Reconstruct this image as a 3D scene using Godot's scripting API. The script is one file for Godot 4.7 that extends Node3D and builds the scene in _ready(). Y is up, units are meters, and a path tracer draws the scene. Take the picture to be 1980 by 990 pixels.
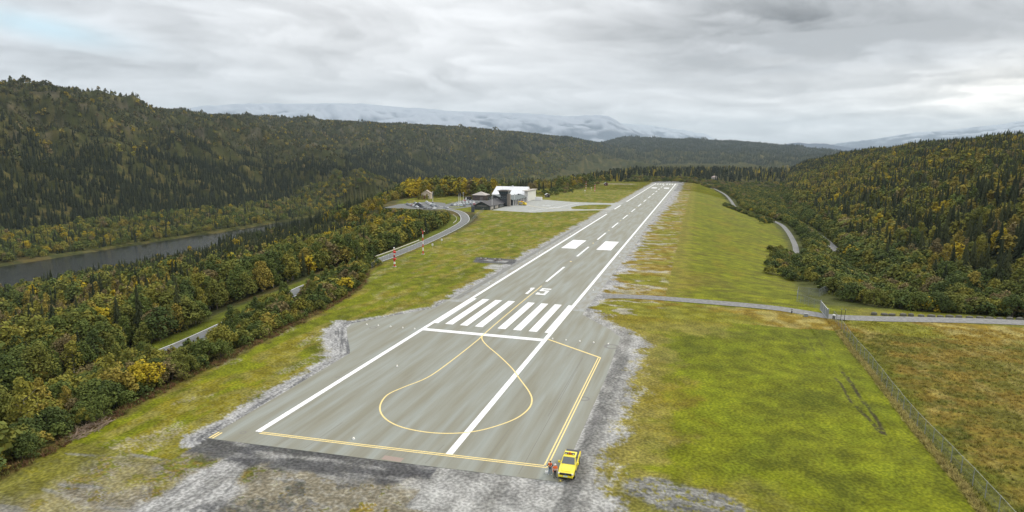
extends Node3D
# World axes: x across the runway (right positive), y up, the runway runs towards -z. s below means distance along the runway, s = -z.

const EYE := Vector3(42.837, 38.03, 0.0)
const PITCH := 0.1617
const YAW := -0.2907

var rng := RandomNumberGenerator.new()
var names := {}
var nA := FastNoiseLite.new()
var nB := FastNoiseLite.new()
var nC := FastNoiseLite.new()
var nH := FastNoiseLite.new()
var nD := FastNoiseLite.new()
var M := {}

# ------------------------------------------------------------------ mesh helper
class MB:
	var v := PackedVector3Array()
	var n := PackedVector3Array()
	var c := PackedColorArray()
	var i := PackedInt32Array()

	func tri(a: Vector3, b: Vector3, d: Vector3, col := Color.WHITE) -> void:
		var nn := (b - a).cross(d - a).normalized()
		var k := v.size()
		v.append(a); v.append(b); v.append(d)
		n.append(nn); n.append(nn); n.append(nn)
		c.append(col); c.append(col); c.append(col)
		i.append(k); i.append(k + 2); i.append(k + 1)

	func quad(a: Vector3, b: Vector3, d: Vector3, e: Vector3, col := Color.WHITE) -> void:
		var nn := (b - a).cross(d - a)
		if nn.length_squared() < 1e-14:
			nn = (d - a).cross(e - a)
		nn = nn.normalized()
		var k := v.size()
		for p in [a, b, d, e]:
			v.append(p); n.append(nn); c.append(col)
		i.append(k); i.append(k + 2); i.append(k + 1)
		i.append(k); i.append(k + 3); i.append(k + 2)

	func hexa(p: Array, col := Color.WHITE) -> void:
		# p: bottom ring 0..3 counter-clockwise seen from above, top ring 4..7
		quad(p[3], p[2], p[1], p[0], col)
		quad(p[4], p[5], p[6], p[7], col)
		for k in 4:
			var m := (k + 1) % 4
			quad(p[k], p[m], p[m + 4], p[k + 4], col)

	func box(ctr: Vector3, size: Vector3, col := Color.WHITE, b := Basis()) -> void:
		var h := size / 2.0
		var p := []
		for y in [-1, 1]:
			for q in [[-1, 1], [1, 1], [1, -1], [-1, -1]]:
				p.append(ctr + b * Vector3(q[0] * h.x, y * h.y, q[1] * h.z))
		hexa(p, col)

	func loft(rings: Array, col := Color.WHITE, cap := true) -> void:
		# rings of equal point counts, counter-clockwise seen from the end looking back at the start
		var m: int = rings[0].size()
		for r in rings.size() - 1:
			for k in m:
				quad(rings[r][k], rings[r][(k + 1) % m], rings[r + 1][(k + 1) % m], rings[r + 1][k], col)
		if cap:
			for k in range(1, m - 1):
				tri(rings[0][0], rings[0][k + 1], rings[0][k], col)
				var e: Array = rings[rings.size() - 1]
				tri(e[0], e[k], e[k + 1], col)

	func tube(a: Vector3, b: Vector3, r0: float, r1: float, sides := 8, col := Color.WHITE, cap := true) -> void:
		var d := (b - a).normalized()
		var u := d.cross(Vector3.RIGHT if absf(d.x) < 0.8 else Vector3.UP).normalized()
		var w := d.cross(u)
		var ra := []
		var rb := []
		for k in sides:
			var t := TAU * k / sides
			var o := u * cos(t) + w * sin(t)
			ra.append(a + o * r0); rb.append(b + o * r1)
		loft([ra, rb], col, cap)

	func lathe(ctr: Vector3, prof: Array, sides := 10, col := Color.WHITE) -> void:
		# prof: [radius, height] from the bottom upwards
		var rings := []
		for q in prof:
			var ring := []
			for k in sides:
				var t := -TAU * k / sides
				ring.append(ctr + Vector3(cos(t) * q[0], q[1], sin(t) * q[0]))
			rings.append(ring)
		loft(rings, col, true)

	func prism(poly: PackedVector2Array, y0: float, y1: float, col := Color.WHITE) -> void:
		# poly in (x, z)
		var t := Geometry2D.triangulate_polygon(poly)
		for k in range(0, t.size(), 3):
			var a := poly[t[k]]
			var b := poly[t[k + 1]]
			var d := poly[t[k + 2]]
			var up := (b - a).cross(d - a) < 0.0
			var q := [a, b, d] if up else [a, d, b]
			tri(Vector3(q[0].x, y1, q[0].y), Vector3(q[1].x, y1, q[1].y), Vector3(q[2].x, y1, q[2].y), col)
		var area := 0.0
		for k in poly.size():
			area += poly[k].cross(poly[(k + 1) % poly.size()])
		var cw := area < 0.0
		for k in poly.size():
			var a := poly[k]
			var b := poly[(k + 1) % poly.size()]
			if not cw:
				quad(Vector3(b.x, y0, b.y), Vector3(a.x, y0, a.y), Vector3(a.x, y1, a.y), Vector3(b.x, y1, b.y), col)
			else:
				quad(Vector3(a.x, y0, a.y), Vector3(b.x, y0, b.y), Vector3(b.x, y1, b.y), Vector3(a.x, y1, a.y), col)

	func leaf(p: Vector3, a: Vector3, b: Vector3, nn: Vector3, col: Color) -> void:
		var k := v.size()
		v.append(p - a - b); v.append(p + a - b * 0.6); v.append(p + a * 0.7 + b); v.append(p - a * 0.8 + b * 0.8)
		for q in 4:
			n.append(nn); c.append(col)
		if a.cross(b).dot(nn) > 0.0:
			i.append(k); i.append(k + 2); i.append(k + 1); i.append(k); i.append(k + 3); i.append(k + 2)
		else:
			i.append(k); i.append(k + 1); i.append(k + 2); i.append(k); i.append(k + 2); i.append(k + 3)

	func join(o: MB, xf := Transform3D()) -> void:
		var k := v.size()
		for q in o.v.size():
			v.append(xf * o.v[q]); n.append((xf.basis * o.n[q]).normalized()); c.append(o.c[q])
		for q in o.i:
			i.append(k + q)

	func mesh() -> ArrayMesh:
		var arr := []
		arr.resize(Mesh.ARRAY_MAX)
		arr[Mesh.ARRAY_VERTEX] = v
		arr[Mesh.ARRAY_NORMAL] = n
		arr[Mesh.ARRAY_COLOR] = c
		arr[Mesh.ARRAY_INDEX] = i
		var m := ArrayMesh.new()
		m.add_surface_from_arrays(Mesh.PRIMITIVE_TRIANGLES, arr)
		return m

# ------------------------------------------------------------------ scene helpers
func P(x: float, h: float, s: float) -> Vector3:
	return Vector3(x, h, -s)

func numbered(called: String, parent: Node) -> String:
	var key := "%d/%s" % [parent.get_instance_id(), called]
	var k: int = names.get(key, 0)
	names[key] = k + 1
	return called if k == 0 else "%s_%03d" % [called, k]

func obj(called: String, m: Variant, mat: Material, parent: Node = self) -> MeshInstance3D:
	var o := MeshInstance3D.new()
	o.name = numbered(called, parent)
	o.mesh = m.mesh() if m is MB else m
	o.material_override = mat
	parent.add_child(o, true)
	return o

func tag(o: Node, label: String, category: String, group := "") -> Node:
	o.set_meta("label", label)
	o.set_meta("category", category)
	if group:
		o.set_meta("group", group)
	return o

func thing(called: String, label: String, category: String, at := Vector3.ZERO, turn := 0.0, group := "") -> Node3D:
	var o := Node3D.new()
	o.name = numbered(called, self)
	add_child(o, true)
	o.position = at
	o.rotation.y = turn
	tag(o, label, category, group)
	return o

func dup(src: Node3D, at: Vector3, turn: float, label: String, group := "") -> Node3D:
	var o: Node3D = src.duplicate()
	o.name = numbered(String(src.get_meta("called")), self)
	add_child(o, true)
	o.position = at
	o.rotation = Vector3(0, turn, 0)
	o.set_meta("label", label)
	if group:
		o.set_meta("group", group)
	return o

func struct(called: String, m: Variant, mat: Material) -> MeshInstance3D:
	var o := obj(called, m, mat)
	o.set_meta("kind", "structure")
	return o

func plain(col: Color, rough := 0.8, metal := 0.0, vc := false) -> StandardMaterial3D:
	# col is a linear base colour
	var m := StandardMaterial3D.new()
	m.albedo_color = col.linear_to_srgb()
	m.roughness = rough
	m.metallic = metal
	m.vertex_color_use_as_albedo = vc
	return m

func noise_tex(freq: float, oct: int, lo: Color, hi: Color, size := 512, seed_ := 1, kind := FastNoiseLite.TYPE_SIMPLEX_SMOOTH, contrast := 0.0) -> NoiseTexture2D:
	var t := NoiseTexture2D.new()
	var f := FastNoiseLite.new()
	f.noise_type = kind
	f.seed = seed_
	f.frequency = freq
	f.fractal_octaves = oct
	t.width = size
	t.height = size
	t.seamless = true
	t.noise = f
	var g := Gradient.new()
	g.set_color(0, lo); g.set_color(1, hi)
	g.set_offset(0, contrast); g.set_offset(1, 1.0 - contrast)
	t.color_ramp = g
	return t

func gray(v: float) -> Color:
	return Color(v, v, v)

func tri_mat(m: StandardMaterial3D, albedo: Texture2D, sc: Vector3, detail: Texture2D = null, sc2 := Vector3.ONE, bump: Texture2D = null, bump_cm := 0.0) -> StandardMaterial3D:
	m.uv1_triplanar = true
	m.uv1_world_triplanar = true
	m.uv1_scale = sc
	m.albedo_texture = albedo
	if detail:
		m.detail_enabled = true
		m.detail_blend_mode = BaseMaterial3D.BLEND_MODE_MUL
		m.detail_albedo = detail
		m.detail_uv_layer = BaseMaterial3D.DETAIL_UV_2
		m.uv2_triplanar = true
		m.uv2_world_triplanar = true
		m.uv2_scale = sc2
	if bump:
		m.heightmap_enabled = true
		m.heightmap_texture = bump
		m.heightmap_scale = bump_cm
	return m

# ------------------------------------------------------------------ lookup tables over s
class LUT:
	var y := PackedFloat32Array()
	var lo: float
	var k: float
	func _init(pts: Array, l: float, h: float, n: int) -> void:
		lo = l
		k = (n - 1) / (h - l)
		var j := 0
		for q in n:
			var x := l + q / k
			while j < pts.size() - 2 and x > pts[j + 1][0]:
				j += 1
			var a: Array = pts[j]
			var b: Array = pts[j + 1]
			var t := clampf((x - a[0]) / (b[0] - a[0]), 0.0, 1.0)
			y.append(lerpf(a[1], b[1], t))
		# soften the corners
		for pass_ in 2:
			var z := y.duplicate()
			for q in range(1, n - 1):
				y[q] = (z[q - 1] + z[q] * 2.0 + z[q + 1]) / 4.0
	func at(x: float) -> float:
		var f := clampf((x - lo) * k, 0.0, y.size() - 1.001)
		var q := int(f)
		return lerpf(y[q], y[q + 1], f - q)

var T := {}

func make_tables() -> void:
	var d := {
		"xe": [[0, -33], [47, -35.5], [82, -39.5], [122, -44], [146, -47], [166, -54], [180, -62], [220, -66], [280, -72], [320, -77], [353, -83], [391, -100], [419, -165], [470, -190], [560, -200], [640, -150], [700, -125], [900, -110], [1600, -110]],
		"xr": [[0, -81], [60, -82], [117, -83], [158, -87], [172, -85], [205, -84], [228, -83], [264, -86], [320, -93], [353, -99], [391, -140], [405, -175], [419, -185], [470, -205], [560, -215], [640, -165], [700, -140], [900, -125], [1600, -125]],
		"hr": [[0, -9.5], [60, -9], [117, -8.5], [158, -7], [172, -5.5], [205, -4], [228, -3.5], [264, -3], [320, -2], [353, -1], [385, 0], [600, 0], [1600, 0]],
		"xt": [[0, 75], [165, 68], [171, 70], [225, 76], [318, 87], [360, 90], [423, 94], [480, 94], [590, 74], [820, 71], [1000, 60], [1100, 52], [1300, 40], [1600, 40]],
		"dt": [[0, 0], [168, 0], [180, -0.8], [225, -4.5], [300, -7.6], [360, -8.2], [600, -8.2], [1000, -8.2], [1200, -4], [1600, 0]],
		"hg": [[0, -8], [165, -10], [230, -13], [317, -15.3], [511, -15.5], [700, -14], [1000, -10], [1300, -4], [1600, 0]],
		"xf": [[0, 155], [150, 150], [250, 130], [317, 119], [356, 121], [387, 129], [448, 131], [511, 133], [700, 140], [1000, 165], [1424, 230], [1600, 250]],
		"xc": [[0, 470], [200, 450], [500, 430], [877, 407], [1151, 383], [1424, 317], [1600, 300]],
		"hc": [[0, 60], [200, 60], [500, 58], [877, 56], [1151, 50], [1300, 42], [1424, 34], [1600, 22]],
	}
	for k in d:
		T[k] = LUT.new(d[k], 0.0, 1600.0, 401)

	# ridges, over the bearing in degrees: ground height and distance of the crest
	T.hA = LUT.new([[-80, 208], [-62, 200], [-55.6, 189], [-52.5, 190], [-49.6, 182], [-47.8, 170], [-45.0, 158], [-42.6, 158], [-40, 130], [-37, 92], [-33.5, 40], [-30, 0], [-27, -50]], -80, -20, 241)
	T.rA = LUT.new([[-80, 1500], [-62, 1700], [-55.6, 1800], [-49.6, 2000], [-42.6, 2350], [-37, 2000], [-30, 1700], [-27, 1700]], -80, -20, 241)
	T.hB = LUT.new([[-80, 160], [-60, 200], [-45, 216], [-42.2, 200], [-38.6, 202], [-32.3, 203], [-27.5, 196], [-23.2, 194], [-21.9, 193], [-18.6, 184], [-13.9, 170], [-11, 155], [-8.7, 130], [-6, 80], [-3, -50]], -80, 0, 321)
	T.rB = LUT.new([[-80, 3000], [-42.2, 3000], [-32.3, 3300], [-21.9, 3500], [-13.9, 4000], [-8.7, 4700], [-3, 4700]], -80, 0, 321)
	T.hC = LUT.new([[-20, 40], [-12, 60], [-8.7, 152], [-6.9, 212], [-5, 206], [-2, 196], [1, 182], [3.7, 168], [6, 146], [8.3, 118], [11.1, 82], [14, 60], [30, 40]], -20, 30, 201)

func Hf(x: float, s: float) -> float:
	var h := 0.0
	var sc := clampf(s, 0.0, 1599.0)
	var xe: float = T.xe.at(sc)
	if x < xe:
		var hr: float = T.hr.at(sc)
		var xr: float = T.xr.at(sc)
		if x > xr:
			h = hr * smoothstep(0.0, 1.0, (xe - x) / maxf(xe - xr - 10.0, 4.0))
		else:
			var t := clampf((xr - x) / (xr + 406.0), 0.0, 1.0)
			h = lerpf(hr, -54.5, 1.0 - pow(1.0 - t, 1.3))
			h += nH.get_noise_2d(x * 2.2, s * 2.2) * 5.0 * sin(t * PI)
			if x < -404.0:
				var w := nH.get_noise_2d(s * 1.3, 77.0) * 7.0
				if x + w > -525.0:
					h = lerpf(-54.5, -58.5, smoothstep(-408.0, -420.0, x + w))
					h = lerpf(h, -54.3, smoothstep(-508.0, -518.0, x + w))
				else:
					h = -54.3 + minf((-525.0 - x) * 0.05, 9.0) + nH.get_noise_2d(x * 3.0, s * 3.0) * 3.0
	elif x > 36.0:
		var xt: float = T.xt.at(sc)
		var dt: float = T.dt.at(sc)
		if x < xt:
			h = dt * pow((x - 36.0) / (xt - 36.0), 1.25)
			if s < 168.0 and x > 48.0:
				h += nH.get_noise_2d(x * 4.0, s * 4.0) * 0.5 * smoothstep(48.0, 60.0, x) * (1.0 - smoothstep(140.0, 155.0, s))
		else:
			var gs := smoothstep(173.0, 230.0, s)
			h = dt
			if x > xt + 10.0:
				var hg: float = T.hg.at(sc)
				h = lerpf(dt, hg, smoothstep(xt + 10.0, xt + 30.0, x) * gs)
				var xf: float = T.xf.at(sc)
				if x > xf:
					var t2: float = (x - xf) / (float(T.xc.at(sc)) - xf)
					var up: float = T.hc.at(sc)
					var fade := 1.0 - smoothstep(1450.0, 1900.0, s)
					var g := 1.0 - pow(1.0 - minf(t2, 1.0), 1.25)
					h += (up - hg) * g * gs * fade - maxf(t2 - 1.0, 0.0) * 14.0 * gs
					h += nH.get_noise_2d(x * 1.5, s * 1.5) * 9.0 * gs * clampf(t2 * 3.0, 0.0, 1.0) * (0.35 if t2 > 0.85 else 1.0)
			elif s < 158.0:
				h += nH.get_noise_2d(x * 5.0, s * 5.0) * 0.5
	if s > 930.0 and x > -160.0:
		h += smoothstep(930.0, 1000.0, s) * (nH.get_noise_2d(x * 1.2, s * 1.2) * 4.0 - 1.0)
	# the hills
	if x < -560.0 or s > 1500.0:
		var dx := x - EYE.x
		var r := sqrt(dx * dx + s * s)
		var az := rad_to_deg(atan2(dx, s))
		var wob := nH.get_noise_2d(x * 0.55, s * 0.55)
		var wob2 := nH.get_noise_2d(x * 1.9 + 400.0, s * 1.9)
		var gul := nH.get_noise_2d(s * 0.62 + 500.0, x * 0.22) * 1.5
		if az < -26.0:
			h = maxf(h, ridge(r, az, T.hA, float(T.rA.at(az)), 740.0, 1.7, wob, wob2, gul))
		if az < -2.0:
			h = maxf(h, ridge(r, az, T.hB, float(T.rB.at(az)), 760.0, 1.5, wob, wob2, gul))
		if az > -20.0 and r > 3000.0:
			var t3 := clampf((r - 3300.0) / 2900.0, 0.0, 1.0)
			var hc: float = T.hC.at(az)
			h = maxf(h, lerpf(-30.0, hc, 1.0 - pow(1.0 - t3, 1.5)) + (wob * 45.0 + wob2 * 14.0) * (1.0 - smoothstep(0.7, 1.0, t3)) - maxf(r - 6200.0, 0.0) * 0.05)
	return h

func ridge(r: float, az: float, hl: LUT, rc: float, valley: float, pw: float, wob: float, wob2: float, gul: float) -> float:
	var rf: float = minf(valley / maxf(sin(deg_to_rad(-az)), 0.05), rc * 0.6)
	if r < rf:
		return -100.0
	var t := (r - rf) / (rc - rf)
	var hc := hl.at(az)
	var k := minf(t, 1.0)
	var h := lerpf(-50.0, hc, 1.0 - pow(1.0 - k, pw))
	h -= pow(1.0 - absf(gul), 5.0) * 44.0 * k * (1.0 - k) * 3.0
	h += (wob * 42.0 + wob2 * 13.0) * smoothstep(0.0, 0.3, k) * (1.0 - smoothstep(0.72, 0.98, k) * 0.93)
	if t > 1.0:
		h -= (r - rc) * 0.16
	return h

# ------------------------------------------------------------------ sky
func make_sky() -> Image:
	var w := 3072
	var h := 1536
	var im := Image.create(w, h, false, Image.FORMAT_RGBF)
	var n1 := FastNoiseLite.new(); n1.seed = 11; n1.frequency = 0.9; n1.fractal_octaves = 6; n1.fractal_gain = 0.56
	var n2 := FastNoiseLite.new(); n2.seed = 23; n2.frequency = 0.32; n2.fractal_octaves = 3
	for y in h:
		var el := PI * (0.5 - (y + 0.5) / h)
		if el < -0.06:
			break
		var e := rad_to_deg(el)
		var se := maxf(sin(el), 0.0)
		var persp := 1.0 / (se + 0.13)
		for x in w:
			var az := wrapf(TAU * (x + 0.5) / w, -PI, PI)
			var a := rad_to_deg(az)
			var p := Vector2(sin(az), cos(az)) * cos(el) * persp
			var q := n2.get_noise_2d(p.x + 7.3, p.y - 2.1)
			var f := n1.get_noise_2d(p.x * 1.0 + q * 1.4, p.y * 1.45 + q * 1.2)
			var g := n1.get_noise_3d(p.x * 3.0 + 40.0 + f, p.y * 3.0 + f, 5.0)
			# overcast: brighter towards the zenith, paler low down
			var L := 0.38 + 0.68 * pow(se, 0.9) + 0.06 * exp(-pow((e - 3.0) / 4.0, 2.0))
			var k := f * 0.30 + q * 0.20 + g * 0.19
			# heavy grey bank across the right half
			var bank := exp(-pow((a - 8.0) / 15.0, 2.0)) * smoothstep(5.2, 8.6, e + f * 2.6 + q * 1.5 - (a - 6.0) * 0.03) * (1.0 - smoothstep(17.0, 26.0, e))
			k -= bank * (0.36 - g * 0.12 - f * 0.03)
			var left := smoothstep(-30.0, -58.0, a) * smoothstep(2.0, 8.0, e) * (1.0 - smoothstep(24.0, 40.0, e))
			k -= left * (0.15 - g * 0.15)
			# thin bright break in the cloud where the sun stands behind it
			var sun := exp(-pow((a - 23.0) / 7.0, 2.0) - pow((e - 4.6) / 2.4, 2.0))
			var wide := exp(-pow((a - 16.0) / 17.0, 2.0) - pow((e - 3.6) / 2.8, 2.0))
			k += sun * (0.44 + f * 0.5 + g * 0.5) + wide * (0.05 + maxf(g, 0.0) * 0.30 + maxf(f, 0.0) * 0.22)
			var v := L * (1.0 + k)
			var c := Color(v * 0.985, v * 0.995, v * 1.01)
			c = c.lerp(Color(v * 1.05, v * 1.0, v * 0.92), clampf(sun * 0.9 + wide * 0.35, 0.0, 1.0))
			c = c.lerp(Color(v * 0.93, v * 0.97, v * 1.02), clampf(bank * 0.5 + left * 0.8, 0.0, 1.0))
			var hole := exp(-pow((a + 53.0) / 4.6, 2.0) - pow((e - 8.9 - (a + 53.0) * -0.12) / 0.85, 2.0)) * smoothstep(-0.25, 0.25, f + 0.2)
			c = c.lerp(Color(0.42, 0.58, 0.66), hole * 0.75)
			im.set_pixel(x, y, c)
	# below the horizon the ground hides it: a dull mean
	im.fill_rect(Rect2i(0, int(h * 0.52), w, h - int(h * 0.52)), Color(0.16, 0.16, 0.14))
	return im

func make_light() -> void:
	var cam := Camera3D.new()
	cam.name = "camera"
	add_child(cam, true)
	cam.fov = rad_to_deg(2.0 * atan(495.0 / 1188.02))
	cam.near = 0.5
	cam.far = 60000.0
	var f := Vector3(sin(YAW) * cos(PITCH), -sin(PITCH), -cos(YAW) * cos(PITCH))
	cam.position = EYE
	cam.basis = Basis.looking_at(f, Vector3.UP) * Basis(Vector3.BACK, 0.0046)
	cam.current = true
	var env := Environment.new()
	env.background_mode = Environment.BG_SKY
	var sky := Sky.new()
	var pm := PanoramaSkyMaterial.new()
	pm.panorama = ImageTexture.create_from_image(make_sky())
	sky.sky_material = pm
	env.sky = sky
	env.tonemap_mode = Environment.TONE_MAPPER_LINEAR
	env.tonemap_exposure = EXPO
	env.ssao_enabled = true
	env.ssil_enabled = true
	env.sdfgi_enabled = true
	env.fog_enabled = FOG > 0.0
	env.fog_density = FOG
	env.fog_light_color = Color(0.86, 0.94, 1.0)
	var we := WorldEnvironment.new()
	we.name = "world_environment"
	we.environment = env
	add_child(we, true)
	var sun := DirectionalLight3D.new()
	sun.name = "sun"
	sun.light_energy = 0.5
	sun.light_color = Color(1.0, 0.96, 0.89)
	sun.light_angular_distance = 14.0
	sun.shadow_enabled = true
	add_child(sun, true)
	# the sun stands ahead to the right, behind the cloud
	var az := deg_to_rad(34.0)
	var el := deg_to_rad(31.0)
	sun.basis = Basis.looking_at(-Vector3(sin(az) * cos(el), sin(el), -cos(az) * cos(el)), Vector3.UP)

# ------------------------------------------------------------------ ground
const GREEN := Color(0.150, 0.166, 0.009)
const GREEN2 := Color(0.108, 0.120, 0.009)
const DARKG := Color(0.070, 0.084, 0.012)
const STRAW := Color(0.270, 0.225, 0.070)
const OCHRE := Color(0.190, 0.135, 0.018)
const BROWN := Color(0.115, 0.075, 0.030)
const GRAVEL := Color(0.335, 0.335, 0.328)
const GRAVELD := Color(0.225, 0.224, 0.218)
const TAR := Color(0.082, 0.083, 0.087)
const FLOOR := Color(0.050, 0.054, 0.019)

func band(x: float, a: float, b: float, soft: float) -> float:
	return smoothstep(a - soft, a + soft, x) * (1.0 - smoothstep(b - soft, b + soft, x))

func segd(x: float, s: float, ax: float, as_: float, bx: float, bs: float) -> float:
	var d := Vector2(bx - ax, bs - as_)
	var t := clampf(((x - ax) * d.x + (s - as_) * d.y) / d.length_squared(), 0.0, 1.0)
	return Vector2(x - ax - d.x * t, s - as_ - d.y * t).length()

func ground_color(x: float, s: float, h: float, r: float) -> Color:
	var a := nA.get_noise_2d(x, s)
	var b := nB.get_noise_2d(x, s)
	if r > 700.0 and not (x > -160.0 and x < 130.0 and s < 1050.0):
		var rock := smoothstep(0.18, 0.42, nB.get_noise_2d(x * 0.12, s * 0.12) + a * 0.3)
		var c := FLOOR.lerp(Color(0.112, 0.098, 0.034), smoothstep(-0.1, 0.5, a + b * 0.3))
		if r > 4200.0:
			c = Color(0.034, 0.042, 0.030).lerp(Color(0.062, 0.062, 0.042), smoothstep(0.0, 0.5, a + nB.get_noise_2d(x * 0.05, s * 0.05)))
		if x < -520.0:
			if h < -40.0 and x > -720.0:
				c = Color(0.085, 0.088, 0.022).lerp(Color(0.17, 0.15, 0.06), smoothstep(0.1, 0.5, b)).lerp(Color(0.07, 0.075, 0.02), smoothstep(0.0, 0.4, a))
				c = c.lerp(Color(0.26, 0.23, 0.16), band(x, -519.5, -513.0, 1.0) * 0.8)
			else:
				c = c.lerp(Color(0.15, 0.125, 0.09), rock * smoothstep(20.0, 90.0, h) * 0.55)
		return c
	var c2 := nC.get_noise_2d(x, s)
	var d4 := nD.get_noise_2d(x, s) if r < 320.0 else 0.0
	var e := a * 0.5 + b * 0.5
	var xe: float = T.xe.at(clampf(s, 0.0, 1599.0))
	var c := GREEN2.lerp(GREEN, smoothstep(-0.35, 0.35, e))
	c = c.lerp(DARKG, smoothstep(0.05, 0.6, -c2 - b * 0.4) * 0.4)
	if x < xe - 1.0:
		# wooded slope, verges of the lower road
		var verge: float = 1.0 - smoothstep(5.0, 10.0, absf(x - float(T.xr.at(clampf(s, 0.0, 1599.0))) - 3.0) + b * 3.0)
		var fl := Color(0.095, 0.078, 0.026).lerp(FLOOR, smoothstep(-0.3, 0.3, a + b * 0.5))
		if s < 400.0:
			c = fl.lerp(Color(0.105, 0.125, 0.014), verge * 0.9)
		else:
			c = fl.lerp(c, 1.0 - smoothstep(2.0, 12.0, xe - x))
		if x < -395.0:
			c = fl.lerp(Color(0.26, 0.24, 0.19), band(x, -412.0, -404.0, 3.0) * 0.5)
		return c
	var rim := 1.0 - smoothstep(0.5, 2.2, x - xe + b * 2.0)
	if x > 36.0 and s > 163.0:
		# the embankment
		var st := nB.get_noise_2d(x * 0.35, s * 1.2)
		var emb := c.lerp(Color(0.172, 0.184, 0.010), smoothstep(-0.1, 0.4, st + a * 0.4) * 0.8)
		emb = emb.lerp(Color(0.105, 0.104, 0.016), smoothstep(0.0, 0.40, -st * 0.7 + a * 0.7) * 0.85)
		emb = emb.lerp(OCHRE, smoothstep(0.15, 0.5, nA.get_noise_2d(x * 1.5 + 90.0, s * 0.7)) * 0.3)
		var near := 1.0 - smoothstep(36.0, 46.0, x + b * 5.0)
		emb = emb.lerp(STRAW.lerp(OCHRE, 0.4), near * 0.4)
		var xt: float = T.xt.at(clampf(s, 0.0, 1599.0))
		emb = emb.lerp(FLOOR.lerp(Color(0.09, 0.10, 0.02), 0.4), smoothstep(xt - 1.0, xt + 3.0, x + b * 3.0) * smoothstep(172.0, 178.0, s))
		emb = emb.lerp(Color(0.17, 0.15, 0.03), (1.0 - smoothstep(171.0, 176.0, s)) * smoothstep(78.0, 84.0, x) * 0.6)
		return emb
	if s > 147.0 and x > 14.0:
		# flat strip between shoulder and embankment: straw, ochre and gravel patches
		var y := OCHRE.lerp(STRAW, smoothstep(-0.2, 0.4, b)).lerp(c, smoothstep(-0.25, 0.3, a + b * 0.3) * 0.7)
		var gx := 20.4 + b * 3.4 + nA.get_noise_2d(3.0, s * 2.5) * 4.0 + smoothstep(400.0, 520.0, s) * 4.0
		var gr := 1.0 - smoothstep(gx - 0.5, gx + 0.7, x + c2 * 1.5)
		var patch := smoothstep(0.24, 0.36, nB.get_noise_2d(x * 0.5 + 31.0, s * 0.9) + c2 * 0.14) * (1.0 - smoothstep(33.0, 38.0, x))
		patch = maxf(patch, band(s + c2 * 3.0 + b * 4.0, 171.0, 183.0, 2.0) * (1.0 - smoothstep(26.0, 33.0, x + b * 6.0)) * smoothstep(-0.25, 0.15, c2 + b))
		y = y.lerp(STRAW.lerp(GRAVEL, 0.65), patch * 0.85)
		return y.lerp(GRAVEL.lerp(GRAVELD, smoothstep(-0.1, 0.5, c2 + b * 0.5)), gr)
	if x > 14.0 and s > 56.0 or x > 38.0:
		# right of the turning pad
		var y := c
		if x < 75.0:
			y = y.lerp(Color(0.152, 0.178, 0.008), smoothstep(0.0, 0.4, nB.get_noise_2d(x * 0.6, s * 0.6 + 50.0) + a * 0.4) * 0.7)
			var yel := (1.0 - smoothstep(39.0, 47.0, x + b * 7.0 + absf(s - 94.0) * 0.16)) + (1.0 - smoothstep(66.0, 76.0, s + b * 6.0)) * (1.0 - smoothstep(48.0, 60.0, x)) * 0.8
			yel = maxf(yel, band(x + b * 4.0, 26.0, 52.0, 3.0) * band(s + b * 5.0, 135.0, 153.0, 3.0) * 0.8)
			y = y.lerp(STRAW.lerp(OCHRE, smoothstep(-0.3, 0.5, a + c2 * 0.4)).lerp(GREEN2, 0.25), clampf(yel, 0.0, 1.0) * 0.8)
			# wheel ruts left by a heavy vehicle beside the fence
			if x > 64.0:
				for q in [[69.6, 122.0, 69.6, 108.0, 0.35], [69.7, 108.0, 70.0, 92.6, 0.32], [67.7, 114.0, 67.9, 103.0, 0.25], [68.2, 101.5, 69.6, 92.8, 0.32], [67.0, 140.0, 66.5, 124.0, 0.30], [69.0, 138.0, 68.6, 126.0, 0.30], [64.9, 136.0, 64.8, 128.0, 0.3]]:
					var dd := segd(x + b * 0.35, s, q[0], q[1], q[2], q[3])
					var on := (1.0 - smoothstep(q[4] * 0.6, q[4] * 1.2, dd)) * smoothstep(-0.25, 0.1, c2 + 0.18)
					y = y.lerp(Color(0.045, 0.038, 0.026), on * (0.85 if s < 118.0 else 0.35))
			y = y.lerp(Color(0.062, 0.080, 0.010), smoothstep(0.05, 0.5, nB.get_noise_2d(x * 0.5 - 70.0, s * 0.7) * 0.8 - a * 0.5 + d4 * 0.3) * 0.38)
			y = y.lerp(STRAW.lerp(BROWN, 0.35), band(x + c2 * 0.3, 73.7, 75.0, 0.35) * 0.85)
		else:
			var mix := smoothstep(-0.25, 0.3, nB.get_noise_2d(x * 0.45, s * 0.8) + c2 * 0.25)
			y = Color(0.115, 0.108, 0.016).lerp(Color(0.178, 0.130, 0.022), mix * (0.55 + 0.45 * smoothstep(72.0, 100.0, s)))
			y = y.lerp(STRAW, smoothstep(0.15, 0.5, nB.get_noise_2d(x * 0.9 + 20.0, s * 0.5) + c2 * 0.3) * 0.45)
			y = y.lerp(DARKG, smoothstep(0.25, 0.55, nB.get_noise_2d(x * 0.7, s * 1.4 - 60.0) - c2 * 0.2) * 0.7)
			y = y.lerp(GREEN2, clampf((1.0 - smoothstep(76.5, 80.0, x + b * 2.0)) * 0.7 + smoothstep(149.0, 154.0, s + b * 3.0) * 0.75, 0.0, 0.85))
		# gravel shoulder of the pad, swinging round its flare
		var edge := 34.4
		if s > 122.0:
			edge = lerpf(35.5, 21.5, smoothstep(122.0, 146.0, s)) + 0.5
		if s > 146.0:
			edge = lerpf(22.0, 21.0, smoothstep(146.0, 160.0, s))
		if s < 66.0:
			edge = lerpf(39.0, 36.0, smoothstep(58.0, 65.0, s + b * 2.0))
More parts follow.
